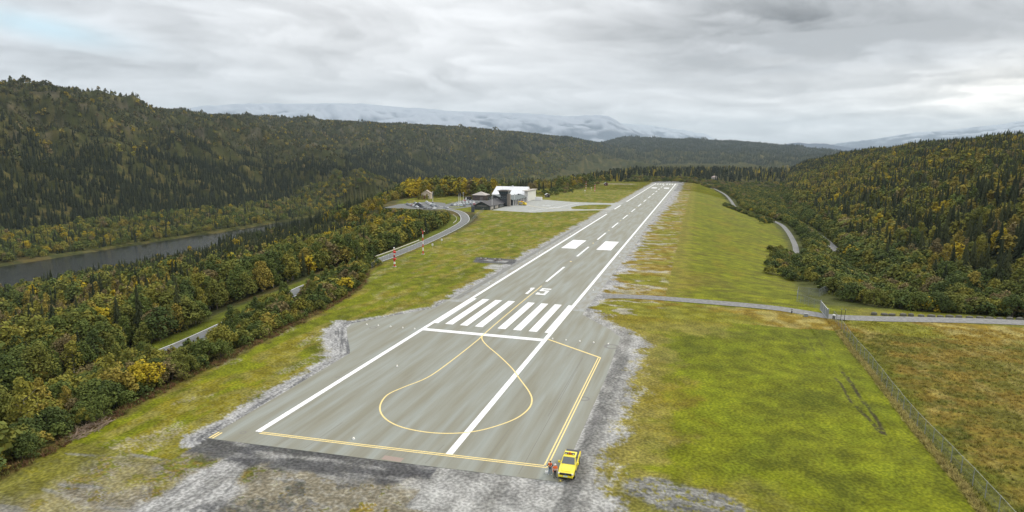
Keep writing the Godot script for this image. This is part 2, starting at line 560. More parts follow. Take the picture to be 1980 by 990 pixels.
		edge += b * 2.6 + a * 2.5
		var gm := 1.0 - smoothstep(edge - 1.0, edge + 1.2, x + c2 * 1.8 + d4 * 1.6)
		var fringe := (1.0 - smoothstep(edge, edge + 5.0, x + c2 * 3.0)) * 0.5
		y = y.lerp(STRAW.lerp(OCHRE, 0.4), fringe * 0.5)
		var swirl := 1.0 - smoothstep(0.75, 1.05, Vector2((x - 44.0) / 9.0, (s - 66.5 + (x - 44.0) * 0.25) / 3.4).length() + b * 0.35 + d4 * 0.12)
		y = y.lerp(GRAVELD.lerp(TAR * 1.4, smoothstep(-0.2, 0.35, nC.get_noise_2d(x * 0.3, s * 0.9) + d4 * 0.08)), swirl * 0.9 * smoothstep(-0.35, 0.0, c2 + d4 * 0.5 + 0.1))
		var wash := nB.get_noise_2d(x * 1.5, s * 0.22)
		var g := GRAVELD.lerp(GRAVEL, smoothstep(-0.55, 0.25, wash * 0.9 + c2 * 0.22 + d4 * 0.16))
		var tar := band(x + b * 0.6, 29.6, 31.9, 0.35) * band(s, 50.0, 116.0, 3.0)
		tar = maxf(tar, (1.0 - smoothstep(69.0, 77.0, s)) * smoothstep(0.0, 0.5, a + b * 0.6 + c2 * 0.3) * (1.0 - smoothstep(37.0, 41.0, x)) * 0.7)
		tar *= smoothstep(-0.45, 0.05, wash * 0.9 + c2 * 0.3 + d4 * 0.35 + 0.12)
		g = g.lerp(TAR * 1.15, tar * 0.7)
		g = g.lerp(Color(0.15, 0.145, 0.13), band(x + b, 34.6, 36.2, 0.5) * band(s + b * 2.0, 103.0, 108.0, 1.0) * 0.8)
		return y.lerp(g, gm * 0.94)
	if s < 66.3 and x > -19.0 or s < 57.0:
		# worn ground in front of the pad: bitumen skin, washed gravel, tracks and tufts
		var front := 63.2 + (x + 19.2) * 0.062
		var wash := nB.get_noise_2d(x * 0.35 + s * 0.15, s * 1.7 - x * 0.1)
		var dirt := Color(0.175, 0.155, 0.110).lerp(Color(0.25, 0.235, 0.19), smoothstep(-0.3, 0.3, c2 + b * 0.5))
		var tufts := smoothstep(0.0, 0.2, b * 0.75 + c2 * 0.4 + d4 * 0.35 + a * 0.3 - 0.06)
		var y := dirt.lerp(OCHRE.lerp(GREEN2, smoothstep(-0.3, 0.4, c2 + a)), tufts * 0.9)
		if x < -13.0:
			var straw := smoothstep(-0.2, 0.3, nB.get_noise_2d(x * 0.5, s * 0.8) + d4 * 0.25)
			y = y.lerp(STRAW.lerp(GREEN2, 0.35), straw * 0.5)
			y = y.lerp(c.lerp(OCHRE, 0.25), smoothstep(-23.0, -31.0, x + b * 5.0 + (52.0 - s) * 0.25) * 0.85)
			y = y.lerp(GRAVELD, smoothstep(0.32, 0.45, wash + d4 * 0.1) * 0.6)
		# pale swath of washed gravel with wheel tracks, running towards the lower left
		var xc := lerpf(-8.5, -10.8, clampf((s - 46.0) / 16.0, 0.0, 1.0))
		var hw := lerpf(6.0, 1.6, clampf((s - 46.0) / 16.0, 0.0, 1.0))
		var on := 1.0 - smoothstep(hw * 0.75, hw * 1.15, absf(x - xc) + b * 1.6 + d4 * 0.6)
		y = y.lerp(GRAVEL.lerp(GRAVELD, smoothstep(-0.1, 0.5, nC.get_noise_2d(x * 1.3, s * 0.12) + d4 * 0.10)), on * 0.92)
		for q in [-0.85, -0.62, -0.1, 0.22, 0.62]:
			var t2: float = absf(x - xc - q * hw + b * 0.5)
			y = y.lerp(GRAVELD * 0.62, (1.0 - smoothstep(0.10, 0.28, t2)) * 0.7 * smoothstep(-0.25, 0.2, c2 + q * 0.2))
		# gravel sheet towards the truck
		y = y.lerp(GRAVEL.lerp(GRAVELD, smoothstep(-0.35, 0.5, d4 * 0.15 + c2 * 0.2 - wash * 1.0)), band(x, 11.0, 34.0, 4.0) * 0.85 * smoothstep(front - 7.5, front - 4.5, s + b * 2.2 + wash * 2.5 + d4))
		# bitumen skin along the pad's front edge
		var reach := front - 5.6 + absf(x - 1.0) * 0.06 + maxf(x - 9.0, 0.0) * 0.30
		var skin := smoothstep(reach - 0.5, reach + 0.9, s + b * 1.9 + d4 * 0.5)
		skin = maxf(skin, 0.8 * band(x + b * 2.5 + (58.0 - s) * 0.5, -4.0, 8.0, 2.0) * smoothstep(0.0, 0.25, b + c2 * 0.5 + wash * 0.4 + 0.05))
		skin *= 1.0 - 0.75 * smoothstep(20.0, 30.0, x + b * 3.0)
		y = y.lerp(TAR.lerp(GRAVELD, smoothstep(0.05, 0.55, wash * 1.0 + c2 * 0.12 + d4 * 0.08)), clampf(skin, 0.0, 1.0) * 0.93)
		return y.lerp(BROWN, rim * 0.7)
	# left of the pad and runway
	var dxr := -19.6 - x
	if s < 150.0:
		dxr = 99.0
		for k in range(9, PAD.size() - 1):
			dxr = minf(dxr, segd(x, s, PAD[k + 1][0], PAD[k + 1][1], PAD[k][0], PAD[k][1]))
		dxr = minf(dxr, segd(x, s, -19.2, 63.2, -19.8, 87.0))
	var along := nB.get_noise_2d(x * 1.1, s * 0.30)
	var y := c
	var dry := smoothstep(-0.12, 0.30, along + a * 0.5 + d4 * 0.18 + 0.26 * (1.0 - smoothstep(2.0, 9.0, dxr)) - (0.22 if s > 128.0 and s < 175.0 and dxr > 9.0 else 0.0))
	y = y.lerp(STRAW.lerp(OCHRE, smoothstep(-0.3, 0.3, c2 + b)).lerp(GREEN2, 0.25), dry * 0.7)
	var pale := smoothstep(0.22, 0.40, nB.get_noise_2d(x * 0.8 - 40.0, s * 0.28) + d4 * 0.16) * smoothstep(0.0, 0.2, d4 + c2 + 0.15)
	y = y.lerp(Color(0.29, 0.265, 0.18), pale * (0.65 if s < 125.0 else 0.35))
	var gw := 2.5 + b * 1.4 + a * 1.2
	if s > 98.0 and s < 122.0:
		gw += 2.4
	elif s >= 122.0 and s < 150.0:
		gw = 1.5 + b
	if s > 150.0:
		gw = 1.0 + b * 2.2 + nA.get_noise_2d(9.0, s * 2.0) * 1.5
	var gm := 1.0 - smoothstep(gw - 0.4, gw + 0.9, dxr + c2 * 0.9 + d4 * 0.9)
	var gg := GRAVEL.lerp(GRAVELD, smoothstep(-0.15, 0.5, d4 * 0.2 + c2 * 0.3))
	var run := nC.get_noise_2d(dxr * 2.2, (s + x * 0.5) * 0.12)
	gg = gg.lerp(TAR * 1.3, smoothstep(-0.1, 0.25, run + d4 * 0.25) * (1.0 - smoothstep(gw * 0.45, gw * 0.8, dxr)) * (0.85 if s < 150.0 else 0.4))
	y = y.lerp(gg, gm)
	if s > 195.0 and s < 222.0 and x > -38.0:
		var pad := band(x + (s - 208.0) * 0.25, -34.0, -18.0, 0.5) * band(s, 205.5, 216.5, 0.5)
		y = y.lerp(TAR * 1.15, pad * 0.95)
		y = y.lerp(GRAVEL * 0.95, maxf(band(x, -30.8, -27.4, 0.3) * band(s, 210.0, 212.6, 0.4), band(x, -25.6, -22.0, 0.3) * band(s, 209.0, 212.6, 0.4)) * 0.9)
		y = y.lerp(GRAVEL, band(x + b, -26.0, -19.0, 1.0) * band(s + b * 2.0, 190.0, 204.5, 2.0) * 0.85)
	if s > 640.0:
		y = y.lerp(Color(0.34, 0.31, 0.23), band(s + b * 12.0, 850.0, 880.0, 8.0) * band(x, -85.0, -40.0, 6.0) * 0.8)
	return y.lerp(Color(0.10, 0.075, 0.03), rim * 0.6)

func paved(x: float, s: float) -> bool:
	if s < 62.0 or s > 926.0:
		return false
	if x > -14.3 and x < 17.2 and s > 66.6:
		return true
	if s < 146.0:
		return Geometry2D.is_point_in_polygon(Vector2(x, s), pad_in)
	if x < -14.0 and x > -19.2 and s < 900.0 and s > 150.0:
		return true
	if s > 395.0 and s < 540.0 and x < -14.0:
		return Geometry2D.is_point_in_polygon(Vector2(x, s), APRON) and not Geometry2D.is_point_in_polygon(Vector2(x, s), ISLAND)
	return false

const PAD := [[-19.2, 63.2], [5.0, 64.6], [29.0, 66.2], [29.3, 102.6], [29.0, 117.0], [28.9, 127.4], [25.6, 133.5], [22.0, 138.1], [17.7, 144.1], [17.6, 147.0], [-19.4, 147.0], [-19.2, 139.0], [-25.6, 129.3], [-31.2, 120.4], [-30.4, 116.5], [-26.8, 110.9], [-22.0, 103.9], [-20.2, 101.0], [-19.8, 87.0]]
var pad_in := PackedVector2Array()
var APRON := PackedVector2Array([Vector2(-96, 412), Vector2(-63.3, 403.4), Vector2(-50, 418), Vector2(-39.7, 427.5), Vector2(-26, 436), Vector2(-18.8, 438), Vector2(-14.4, 440), Vector2(-14.4, 515), Vector2(-19.0, 512), Vector2(-24.6, 507), Vector2(-54.9, 508.5), Vector2(-86.7, 528), Vector2(-97, 534)])
var ISLAND := PackedVector2Array([Vector2(-44, 441.5), Vector2(-34, 441.0), Vector2(-22, 446), Vector2(-19.6, 455), Vector2(-19.8, 480), Vector2(-22, 489.5), Vector2(-27, 491), Vector2(-38, 485), Vector2(-46.5, 470), Vector2(-47.5, 455)])

func make_terrain() -> void:
	var inner := PackedVector2Array()
	for q in PAD:
		inner.append(Vector2(q[0], q[1]))
	var off := Geometry2D.offset_polygon(inner, -0.35)
	pad_in = off[0]
	var rr := PackedFloat32Array()
	var r := 44.0
	while r < 7600.0:
		rr.append(r)
		r *= 1.0 + (0.0042 if r < 250.0 else 0.0066 if r < 1200.0 else 0.0145) * GRID
	var az0 := deg_to_rad(-74.0)
	var az1 := deg_to_rad(42.0)
	var cols := int(116.0 / (0.115 * GRID))
	polar("ground", rr, az0, az1, cols, 44.0, 720.0, M.ground)
	polar("hills", rr, az0, az1, cols, 720.0, 7700.0, M.hills)
	# the rest of the round, which the photograph does not show
	var wide := PackedFloat32Array([4.0, 20.0, 44.0, 80.0, 150.0, 280.0, 500.0, 900.0, 1600.0, 2800.0, 4800.0, 7600.0])
	polar("ground", wide, deg_to_rad(42.0), deg_to_rad(286.0), 90, 4.0, 7700.0, M.ground)
	polar("ground", PackedFloat32Array([4.0, 20.0, 44.0]), az0, az1, 40, 4.0, 45.0, M.ground)

func polar(called: String, rr: PackedFloat32Array, az0: float, az1: float, cols: int, from: float, to: float, mat: Material) -> void:
	var rows := []
	for k in rr.size():
		if rr[k] <= to and (k == rr.size() - 1 or rr[k + 1] > from):
			rows.append(rr[k])
	if to < 7000.0 and rows.size() < rr.size():
		for k in rr.size():
			if rr[k] > to:
				rows.append(rr[k])
				break
	var nr := rows.size()
	var nc := cols + 1
	var v := PackedVector3Array(); v.resize(nr * nc)
	var cc := PackedColorArray(); cc.resize(nr * nc)
	var sn := PackedFloat32Array()
	var cs := PackedFloat32Array()
	for k in nc:
		var az := lerpf(az0, az1, float(k) / cols)
		sn.append(sin(az)); cs.append(cos(az))
	for j in nr:
		var r: float = rows[j]
		for k in nc:
			var x := EYE.x + sn[k] * r
			var s := cs[k] * r
			var h := Hf(x, s)
			cc[j * nc + k] = ground_color(x, s, h, r)
			if x < 32.0 and r < 960.0 and paved(x, s):
				h -= 0.14
			elif r < 300.0:
				h += nC.get_noise_2d(x, s) * 0.05 - 0.03
			v[j * nc + k] = Vector3(x, h, -s)
	var n := PackedVector3Array(); n.resize(nr * nc)
	for j in nr:
		var ja := maxi(j - 1, 0)
		var jb := mini(j + 1, nr - 1)
		for k in nc:
			var ka := maxi(k - 1, 0)
			var kb := mini(k + 1, nc - 1)
			n[j * nc + k] = (v[j * nc + kb] - v[j * nc + ka]).cross(v[jb * nc + k] - v[ja * nc + k]).normalized()
	var idx := PackedInt32Array(); idx.resize((nr - 1) * cols * 6)
	var q := 0
	for j in nr - 1:
		for k in cols:
			var a := j * nc + k
			idx[q] = a; idx[q + 1] = a + nc; idx[q + 2] = a + 1
			idx[q + 3] = a + 1; idx[q + 4] = a + nc; idx[q + 5] = a + nc + 1
			q += 6
	var arr := []
	arr.resize(Mesh.ARRAY_MAX)
	arr[Mesh.ARRAY_VERTEX] = v
	arr[Mesh.ARRAY_NORMAL] = n
	arr[Mesh.ARRAY_COLOR] = cc
	arr[Mesh.ARRAY_INDEX] = idx
	var m := ArrayMesh.new()
	m.add_surface_from_arrays(Mesh.PRIMITIVE_TRIANGLES, arr)
	struct(called, m, mat)

# far ranges: a strip of real land at its own distance, from its foot over the crest and down behind
func mountain(called: String, prof: Array, dist: float, base: float, mat: Material, snow: float, seed_: int) -> void:
	var lut := LUT.new(prof, prof[0][0], prof[prof.size() - 1][0], 300)
	var nn := FastNoiseLite.new(); nn.seed = seed_; nn.frequency = 0.00045; nn.fractal_octaves = 5
	var nc := 420
	var nr := 40
	var v := PackedVector3Array()
	var cc := PackedColorArray()
	var a0 := deg_to_rad(prof[0][0])
	var a1 := deg_to_rad(prof[prof.size() - 1][0])
	for j in nr:
		var t := float(j) / (nr - 8)
		for k in nc:
			var az := lerpf(a0, a1, float(k) / (nc - 1))
			var r := dist * lerpf(0.72, 1.0, t)
			var x := sin(az) * r
			var s := cos(az) * r
			var crest := lut.at(rad_to_deg(az))
			var f := nn.get_noise_2d(x, s)
			var g := nn.get_noise_2d(x * 3.0 + 900.0, s * 3.0)
			var h := lerpf(base, crest, 1.0 - pow(1.0 - minf(t, 1.0), 1.7)) + (f * 190.0 + g * 45.0) * (1.0 - smoothstep(0.7, 1.0, t) * 0.9) * smoothstep(0.0, 0.2, t)
			if t > 1.0:
				h -= (t - 1.0) * 1500.0
			v.append(Vector3(x + EYE.x, h, -s))
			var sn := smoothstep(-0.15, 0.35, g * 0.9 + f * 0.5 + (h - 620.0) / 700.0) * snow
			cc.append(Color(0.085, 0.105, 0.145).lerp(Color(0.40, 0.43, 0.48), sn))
	var n := PackedVector3Array(); n.resize(v.size())
	var idx := PackedInt32Array()
	for j in nr:
		for k in nc:
			var dx := v[j * nc + mini(k + 1, nc - 1)] - v[j * nc + maxi(k - 1, 0)]
			var dr := v[mini(j + 1, nr - 1) * nc + k] - v[maxi(j - 1, 0) * nc + k]
			n[j * nc + k] = dx.cross(dr).normalized()
			if j < nr - 1 and k < nc - 1:
				var a := j * nc + k
				idx.append_array(PackedInt32Array([a, a + nc, a + 1, a + 1, a + nc, a + nc + 1]))
	var arr := []
	arr.resize(Mesh.ARRAY_MAX)
	arr[Mesh.ARRAY_VERTEX] = v; arr[Mesh.ARRAY_NORMAL] = n; arr[Mesh.ARRAY_COLOR] = cc; arr[Mesh.ARRAY_INDEX] = idx
	var m := ArrayMesh.new()
	m.add_surface_from_arrays(Mesh.PRIMITIVE_TRIANGLES, arr)
	struct(called, m, mat)

# ------------------------------------------------------------------ flat things on the ground
func ribbon(pts: Array, width: float, lift: float, drape := false, step := 4.0, closed := false) -> MB:
	# pts: [x, s] centre line (drape) at the height of the land, else at lift
	var mb := MB.new()
	var c := []
	for k in pts.size() - 1:
		var a := Vector2(pts[k][0], pts[k][1])
		var b := Vector2(pts[k + 1][0], pts[k + 1][1])
		var m := maxi(1, int(a.distance_to(b) / step))
		for q in m:
			c.append(a.lerp(b, float(q) / m))
	c.append(Vector2(pts[pts.size() - 1][0], pts[pts.size() - 1][1]))
	var l := []
	var rgt := []
	for k in c.size():
		var d: Vector2 = (c[mini(k + 1, c.size() - 1)] - c[maxi(k - 1, 0)]).normalized()
		var o := Vector2(d.y, -d.x) * width * 0.5
		var hl := lift
		var hr := lift
		if drape:
			var h := maxf(Hf(c[k].x, c[k].y), maxf(Hf(c[k].x + o.x, c[k].y + o.y), Hf(c[k].x - o.x, c[k].y - o.y)))
			hl += h
			hr += h
		l.append(P(c[k].x - o.x, hl, c[k].y - o.y))
		rgt.append(P(c[k].x + o.x, hr, c[k].y + o.y))
	for k in c.size() - 1:
		mb.quad(l[k], rgt[k], rgt[k + 1], l[k + 1])
	return mb

func smooth_line(pts: Array, sub := 5) -> Array:
	var o := []
	for k in pts.size() - 1:
		var p0 := Vector2(pts[maxi(k - 1, 0)][0], pts[maxi(k - 1, 0)][1])
		var p1 := Vector2(pts[k][0], pts[k][1])
		var p2 := Vector2(pts[k + 1][0], pts[k + 1][1])
		var p3 := Vector2(pts[mini(k + 2, pts.size() - 1)][0], pts[mini(k + 2, pts.size() - 1)][1])
		for q in sub:
			var t := float(q) / sub
			var r := p1.cubic_interpolate(p2, p0, p3, t)
			o.append([r.x, r.y])
	o.append(pts[pts.size() - 1])
	return o

func slab(poly: Array, y0: float, y1: float) -> MB:
	var mb := MB.new()
	var q := PackedVector2Array()
	for p in poly:
		q.append(Vector2(p[0], -p[1]) if p is Array else Vector2(p.x, -p.y))
	mb.prism(q, y0, y1)
	return mb

func rect(x0: float, x1: float, s0: float, s1: float, y: float) -> MB:
	var mb := MB.new()
	mb.quad(P(x0, y, s0), P(x1, y, s0), P(x1, y, s1), P(x0, y, s1))
	return mb

# ------------------------------------------------------------------ vegetation
var ROADS := []   # [points, half width] kept free of trees
var placed := {}  # mass -> mesh key -> [transforms, colours]
var near_trees := []
var tree_meshes := {}
var leaf_mats := {}

func crown(seed_: int, kind: String, leaves: int, size: float) -> MB:
	# a crown of unit height standing on the origin
	var g := RandomNumberGenerator.new()
	g.seed = seed_
	var mb := MB.new()
	var lobes := []
	var cnt := 9 if kind == "birch" else 17
	for k in cnt:
		var t := float(k) / (cnt - 1)
		var ang := k * 2.4 + g.randf() * 0.8
		var c: Vector3
		var rad: float
		match kind:
			"birch":
				var y := lerpf(0.24, 0.90, t)
				var w := 0.17 * sin(clampf(0.25 + t * 0.72, 0.0, 1.0) * PI) + 0.02
				c = Vector3(cos(ang) * w * 0.65, y, sin(ang) * w * 0.65)
				rad = (0.15 - 0.07 * t) * g.randf_range(0.85, 1.2)
			"shrub":
				var rr := sqrt(t) * 0.44
				c = Vector3(cos(ang) * rr, lerpf(0.80, 0.26, t * g.randf_range(0.5, 1.1)), sin(ang) * rr)
				rad = g.randf_range(0.10, 0.19)
			_:
				var rr := sqrt(t) * 0.30
				c = Vector3(cos(ang) * rr, lerpf(0.84, 0.32, t) + g.randf_range(-0.12, 0.10), sin(ang) * rr)
				rad = g.randf_range(0.09, 0.185)
		lobes.append([c, rad, g.randf_range(0.78, 1.25), g.randf_range(-0.06, 0.06)])
	for k in leaves:
		var lb: Array = lobes[k % cnt]
		var d := Vector3(g.randfn(), g.randfn() + 0.25, g.randfn()).normalized()
		var p: Vector3 = lb[0] + d * float(lb[1]) * (0.55 + 0.55 * sqrt(g.randf())) * Vector3(1, 1.25, 1)
		if p.y < 0.04:
			p.y = 0.04 + g.randf() * 0.05
		var nn := (d + Vector3(g.randfn(), g.randfn(), g.randfn()) * 0.45 + Vector3.UP * 0.25).normalized()
		var u := nn.cross(Vector3(g.randfn(), g.randfn(), g.randfn())).normalized()
		var w2 := nn.cross(u)
		var z := size * g.randf_range(0.6, 1.35)
		var br: float = float(lb[2]) * g.randf_range(0.72, 1.30)
		var warm: float = float(lb[3]) + g.randf_range(-0.08, 0.05)
		mb.leaf(p, u * z, w2 * z * 0.8, nn, Color(br * (1.0 + warm), br, br * (1.0 - warm)))
	return mb

func stems(kind: String, seed_: int, lean: bool, col := Color.WHITE) -> MB:
	var g := RandomNumberGenerator.new()
	g.seed = seed_
	var mb := MB.new()
	if kind == "shrub":
		for k in 5:
			var a := k * 1.3 + g.randf()
			var e := Vector3(cos(a) * 0.28, 0.62, sin(a) * 0.28)
			mb.tube(Vector3(cos(a), 0, sin(a)) * 0.05 - Vector3.UP * 0.05, e, 0.016, 0.006, 5, col, false)
	else:
		var top := 0.93 if kind == "spruce" else 0.80
		mb.tube(Vector3(0, -0.06, 0), Vector3(0, top * 0.5, 0), 0.017, 0.011, 6, col, false)
		mb.tube(Vector3(0, top * 0.5, 0), Vector3(0.01, top, 0), 0.011, 0.003, 6, col, false)
		if kind != "spruce":
			for k in 6:
				var a := k * 2.1 + g.randf()
				var y := 0.28 + k * 0.07
				mb.tube(Vector3(0, y, 0), Vector3(cos(a) * 0.18, y + 0.16, sin(a) * 0.18), 0.007, 0.002, 4, col, false)
	return mb

func spruce_crown(seed_: int, rows: int, per: int, wide: float) -> MB:
	var g := RandomNumberGenerator.new()
	g.seed = seed_
	var mb := MB.new()
	for j in rows:
		var t := (j + 0.3 * g.randf()) / rows
		var y := 0.10 + 0.88 * t
		var rad := wide * pow(1.0 - t, 0.85) * g.randf_range(0.82, 1.15) + 0.012
		var th := 1.35 / rows
		for k in per:
			var a := TAU * (k + 0.5 * (j % 2)) / per + g.randf_range(-0.25, 0.25)
			var rr := rad * g.randf_range(0.70, 1.18)
			var o := Vector3(cos(a), 0, sin(a))
			var q := Vector3(-sin(a), 0, cos(a)) * rr * (2.4 / per) * 0.9
			var br := g.randf_range(0.72, 1.30)
			var col := Color(br * 1.03, br, br * 0.95)
			var top := Vector3(0, y + th * 0.55, 0)
			var tip := o * rr + Vector3(0, y - th * 0.62 - rr * 0.18, 0)
			var m1 := o * rr * 0.52 + q + Vector3(0, y - th * 0.25, 0)
			var m2 := o * rr * 0.52 - q + Vector3(0, y - th * 0.25, 0)
			var nn := (o + Vector3.UP * 0.6).normalized()
			var s := mb.v.size()
			for p in [top, m1, tip, m2]:
				mb.v.append(p); mb.n.append(nn); mb.c.append(col)
			mb.i.append_array(PackedInt32Array([s, s + 2, s + 1, s, s + 3, s + 2]))
	return mb

func leaf_mat(col: Color, glow := 0.35) -> StandardMaterial3D:
	var m := plain(col, 0.9, 0.0, true)
	m.metallic_specular = 0.2
	if glow > 0.0:
		m.backlight_enabled = true
		m.backlight = Color(glow, glow, glow)
	return m

const TINTS := [Color(0.106, 0.132, 0.032), Color(0.148, 0.156, 0.034), Color(0.212, 0.198, 0.036), Color(0.262, 0.210, 0.042), Color(0.198, 0.156, 0.068), Color(0.380, 0.290, 0.024), Color(0.072, 0.096, 0.028)]
const TINT_NAMES := ["green", "olive green", "yellow-green", "ochre", "brown", "golden yellow", "dark green"]
const SPRUCE_T := [Color(0.025, 0.033, 0.016), Color(0.036, 0.044, 0.020), Color(0.052, 0.060, 0.024)]
const SPRUCE_N := ["blackish green", "dark green", "mid green"]

func make_tree_meshes() -> void:
	for k in 4:
		tree_meshes["shrub%d" % k] = [crown(100 + k, "shrub", 1900, 0.026).mesh(), stems("shrub", k, false).mesh()]
		tree_meshes["broadleaf%d" % k] = [crown(200 + k, "round", 2200, 0.021).mesh(), stems("round", k, false).mesh()]
		tree_meshes["birch%d" % k] = [crown(300 + k, "birch", 1300, 0.019).mesh(), stems("birch", k, false).mesh()]
		tree_meshes["spruce%d" % k] = [spruce_crown(400 + k, 17, 10, 0.15 + 0.02 * k).mesh(), stems("spruce", k, false).mesh()]
	for k in 3:
		var bark := Color(1.0, 0.85, 0.7)
		tree_meshes["far_shrub%d" % k] = crown(500 + k, "shrub", 420, 0.052).mesh()
		var r := crown(600 + k, "round", 380, 0.044)
		r.join(stems("round", k, false, bark))
		tree_meshes["far_broadleaf%d" % k] = r.mesh()
		var b := crown(700 + k, "birch", 230, 0.042)
		b.join(stems("birch", k, false, bark))
		tree_meshes["far_birch%d" % k] = b.mesh()
		var s := spruce_crown(800 + k, 8, 7, 0.15 + 0.02 * k)
		s.join(stems("spruce", k, false, Color(2.0, 1.6, 1.3)))
		tree_meshes["far_spruce%d" % k] = s.mesh()
		tree_meshes["tiny_spruce%d" % k] = spruce_crown(900 + k, 4, 6, 0.17).mesh()
		tree_meshes["tiny_round%d" % k] = crown(950 + k, "round", 34, 0.15).mesh()

var CF: Vector3
var CR: Vector3
var CU: Vector3

func on_screen(p: Vector3) -> Vector3:
	# where a point falls in the photograph's pixels, and its distance along the view
	var d := p - EYE
	var z := d.dot(CF)
	if z < 1.0:
		return Vector3(-9999, 0, z)
	return Vector3(990.0 + 1188.0 * d.dot(CR) / z, 495.0 - 1188.0 * d.dot(CU) / z, z)

func on_road(x: float, s: float, gap: float) -> bool:
	for r in ROADS:
		var pts: Array = r[0]
		if s < r[2] - 15.0 or s > r[3] + 15.0:
			continue
		for k in pts.size() - 1:
			if segd(x, s, pts[k][0], pts[k][1], pts[k + 1][0], pts[k + 1][1]) < float(r[1]) + gap:
				return true
	return false

func plant(mass: String, kind: String, x: float, s: float, tall: float, tint: Color, fat := 1.0, sink := 0.0, named := -1, keep := false) -> void:
	var h := Hf(x, s)
	var at := P(x, h - sink, s)
	var q := on_screen(at)
	if q.x < -160.0 or q.x > 2140.0 or q.y < -200.0 or q.y > 1300.0:
		return
	var px := tall * 1188.0 / q.z
	var b := Basis(Vector3.UP, rng.randf() * TAU).scaled(Vector3(tall * fat, tall, tall * fat))
	if named >= 0 and q.x > 0.0 and q.x < 1980.0 and q.y - px * 0.6 < 990.0:
		near_trees.append([px, kind, at, tall, fat, named, mass, rng.randi() % 4, tint])
		return
	var key := kind
	if not kind.begins_with("tiny"):
		key = "far_" + kind
	add_copy(mass, key + str(rng.randi() % 3), Transform3D(b, at), tint)

func add_copy(mass: String, key: String, xf: Transform3D, tint: Color) -> void:
	if not placed.has(mass):
		placed[mass] = {}
	if not placed[mass].has(key):
		placed[mass][key] = PackedFloat32Array()
	var v := rng.randf_range(0.78, 1.22)
	placed[mass][key].append_array(PackedFloat32Array([xf.basis.x.x, xf.basis.y.x, xf.basis.z.x, xf.origin.x, xf.basis.x.y, xf.basis.y.y, xf.basis.z.y, xf.origin.y, xf.basis.x.z, xf.basis.y.z, xf.basis.z.z, xf.origin.z, tint.r * v, tint.g * v, tint.b * v, 1.0]))

func pick(w: Array) -> int:
	var t := 0.0
	for q in w:
		t += q
	var r := rng.randf() * t
	for k in w.size():
		r -= w[k]
		if r <= 0.0:
			return k
	return 0

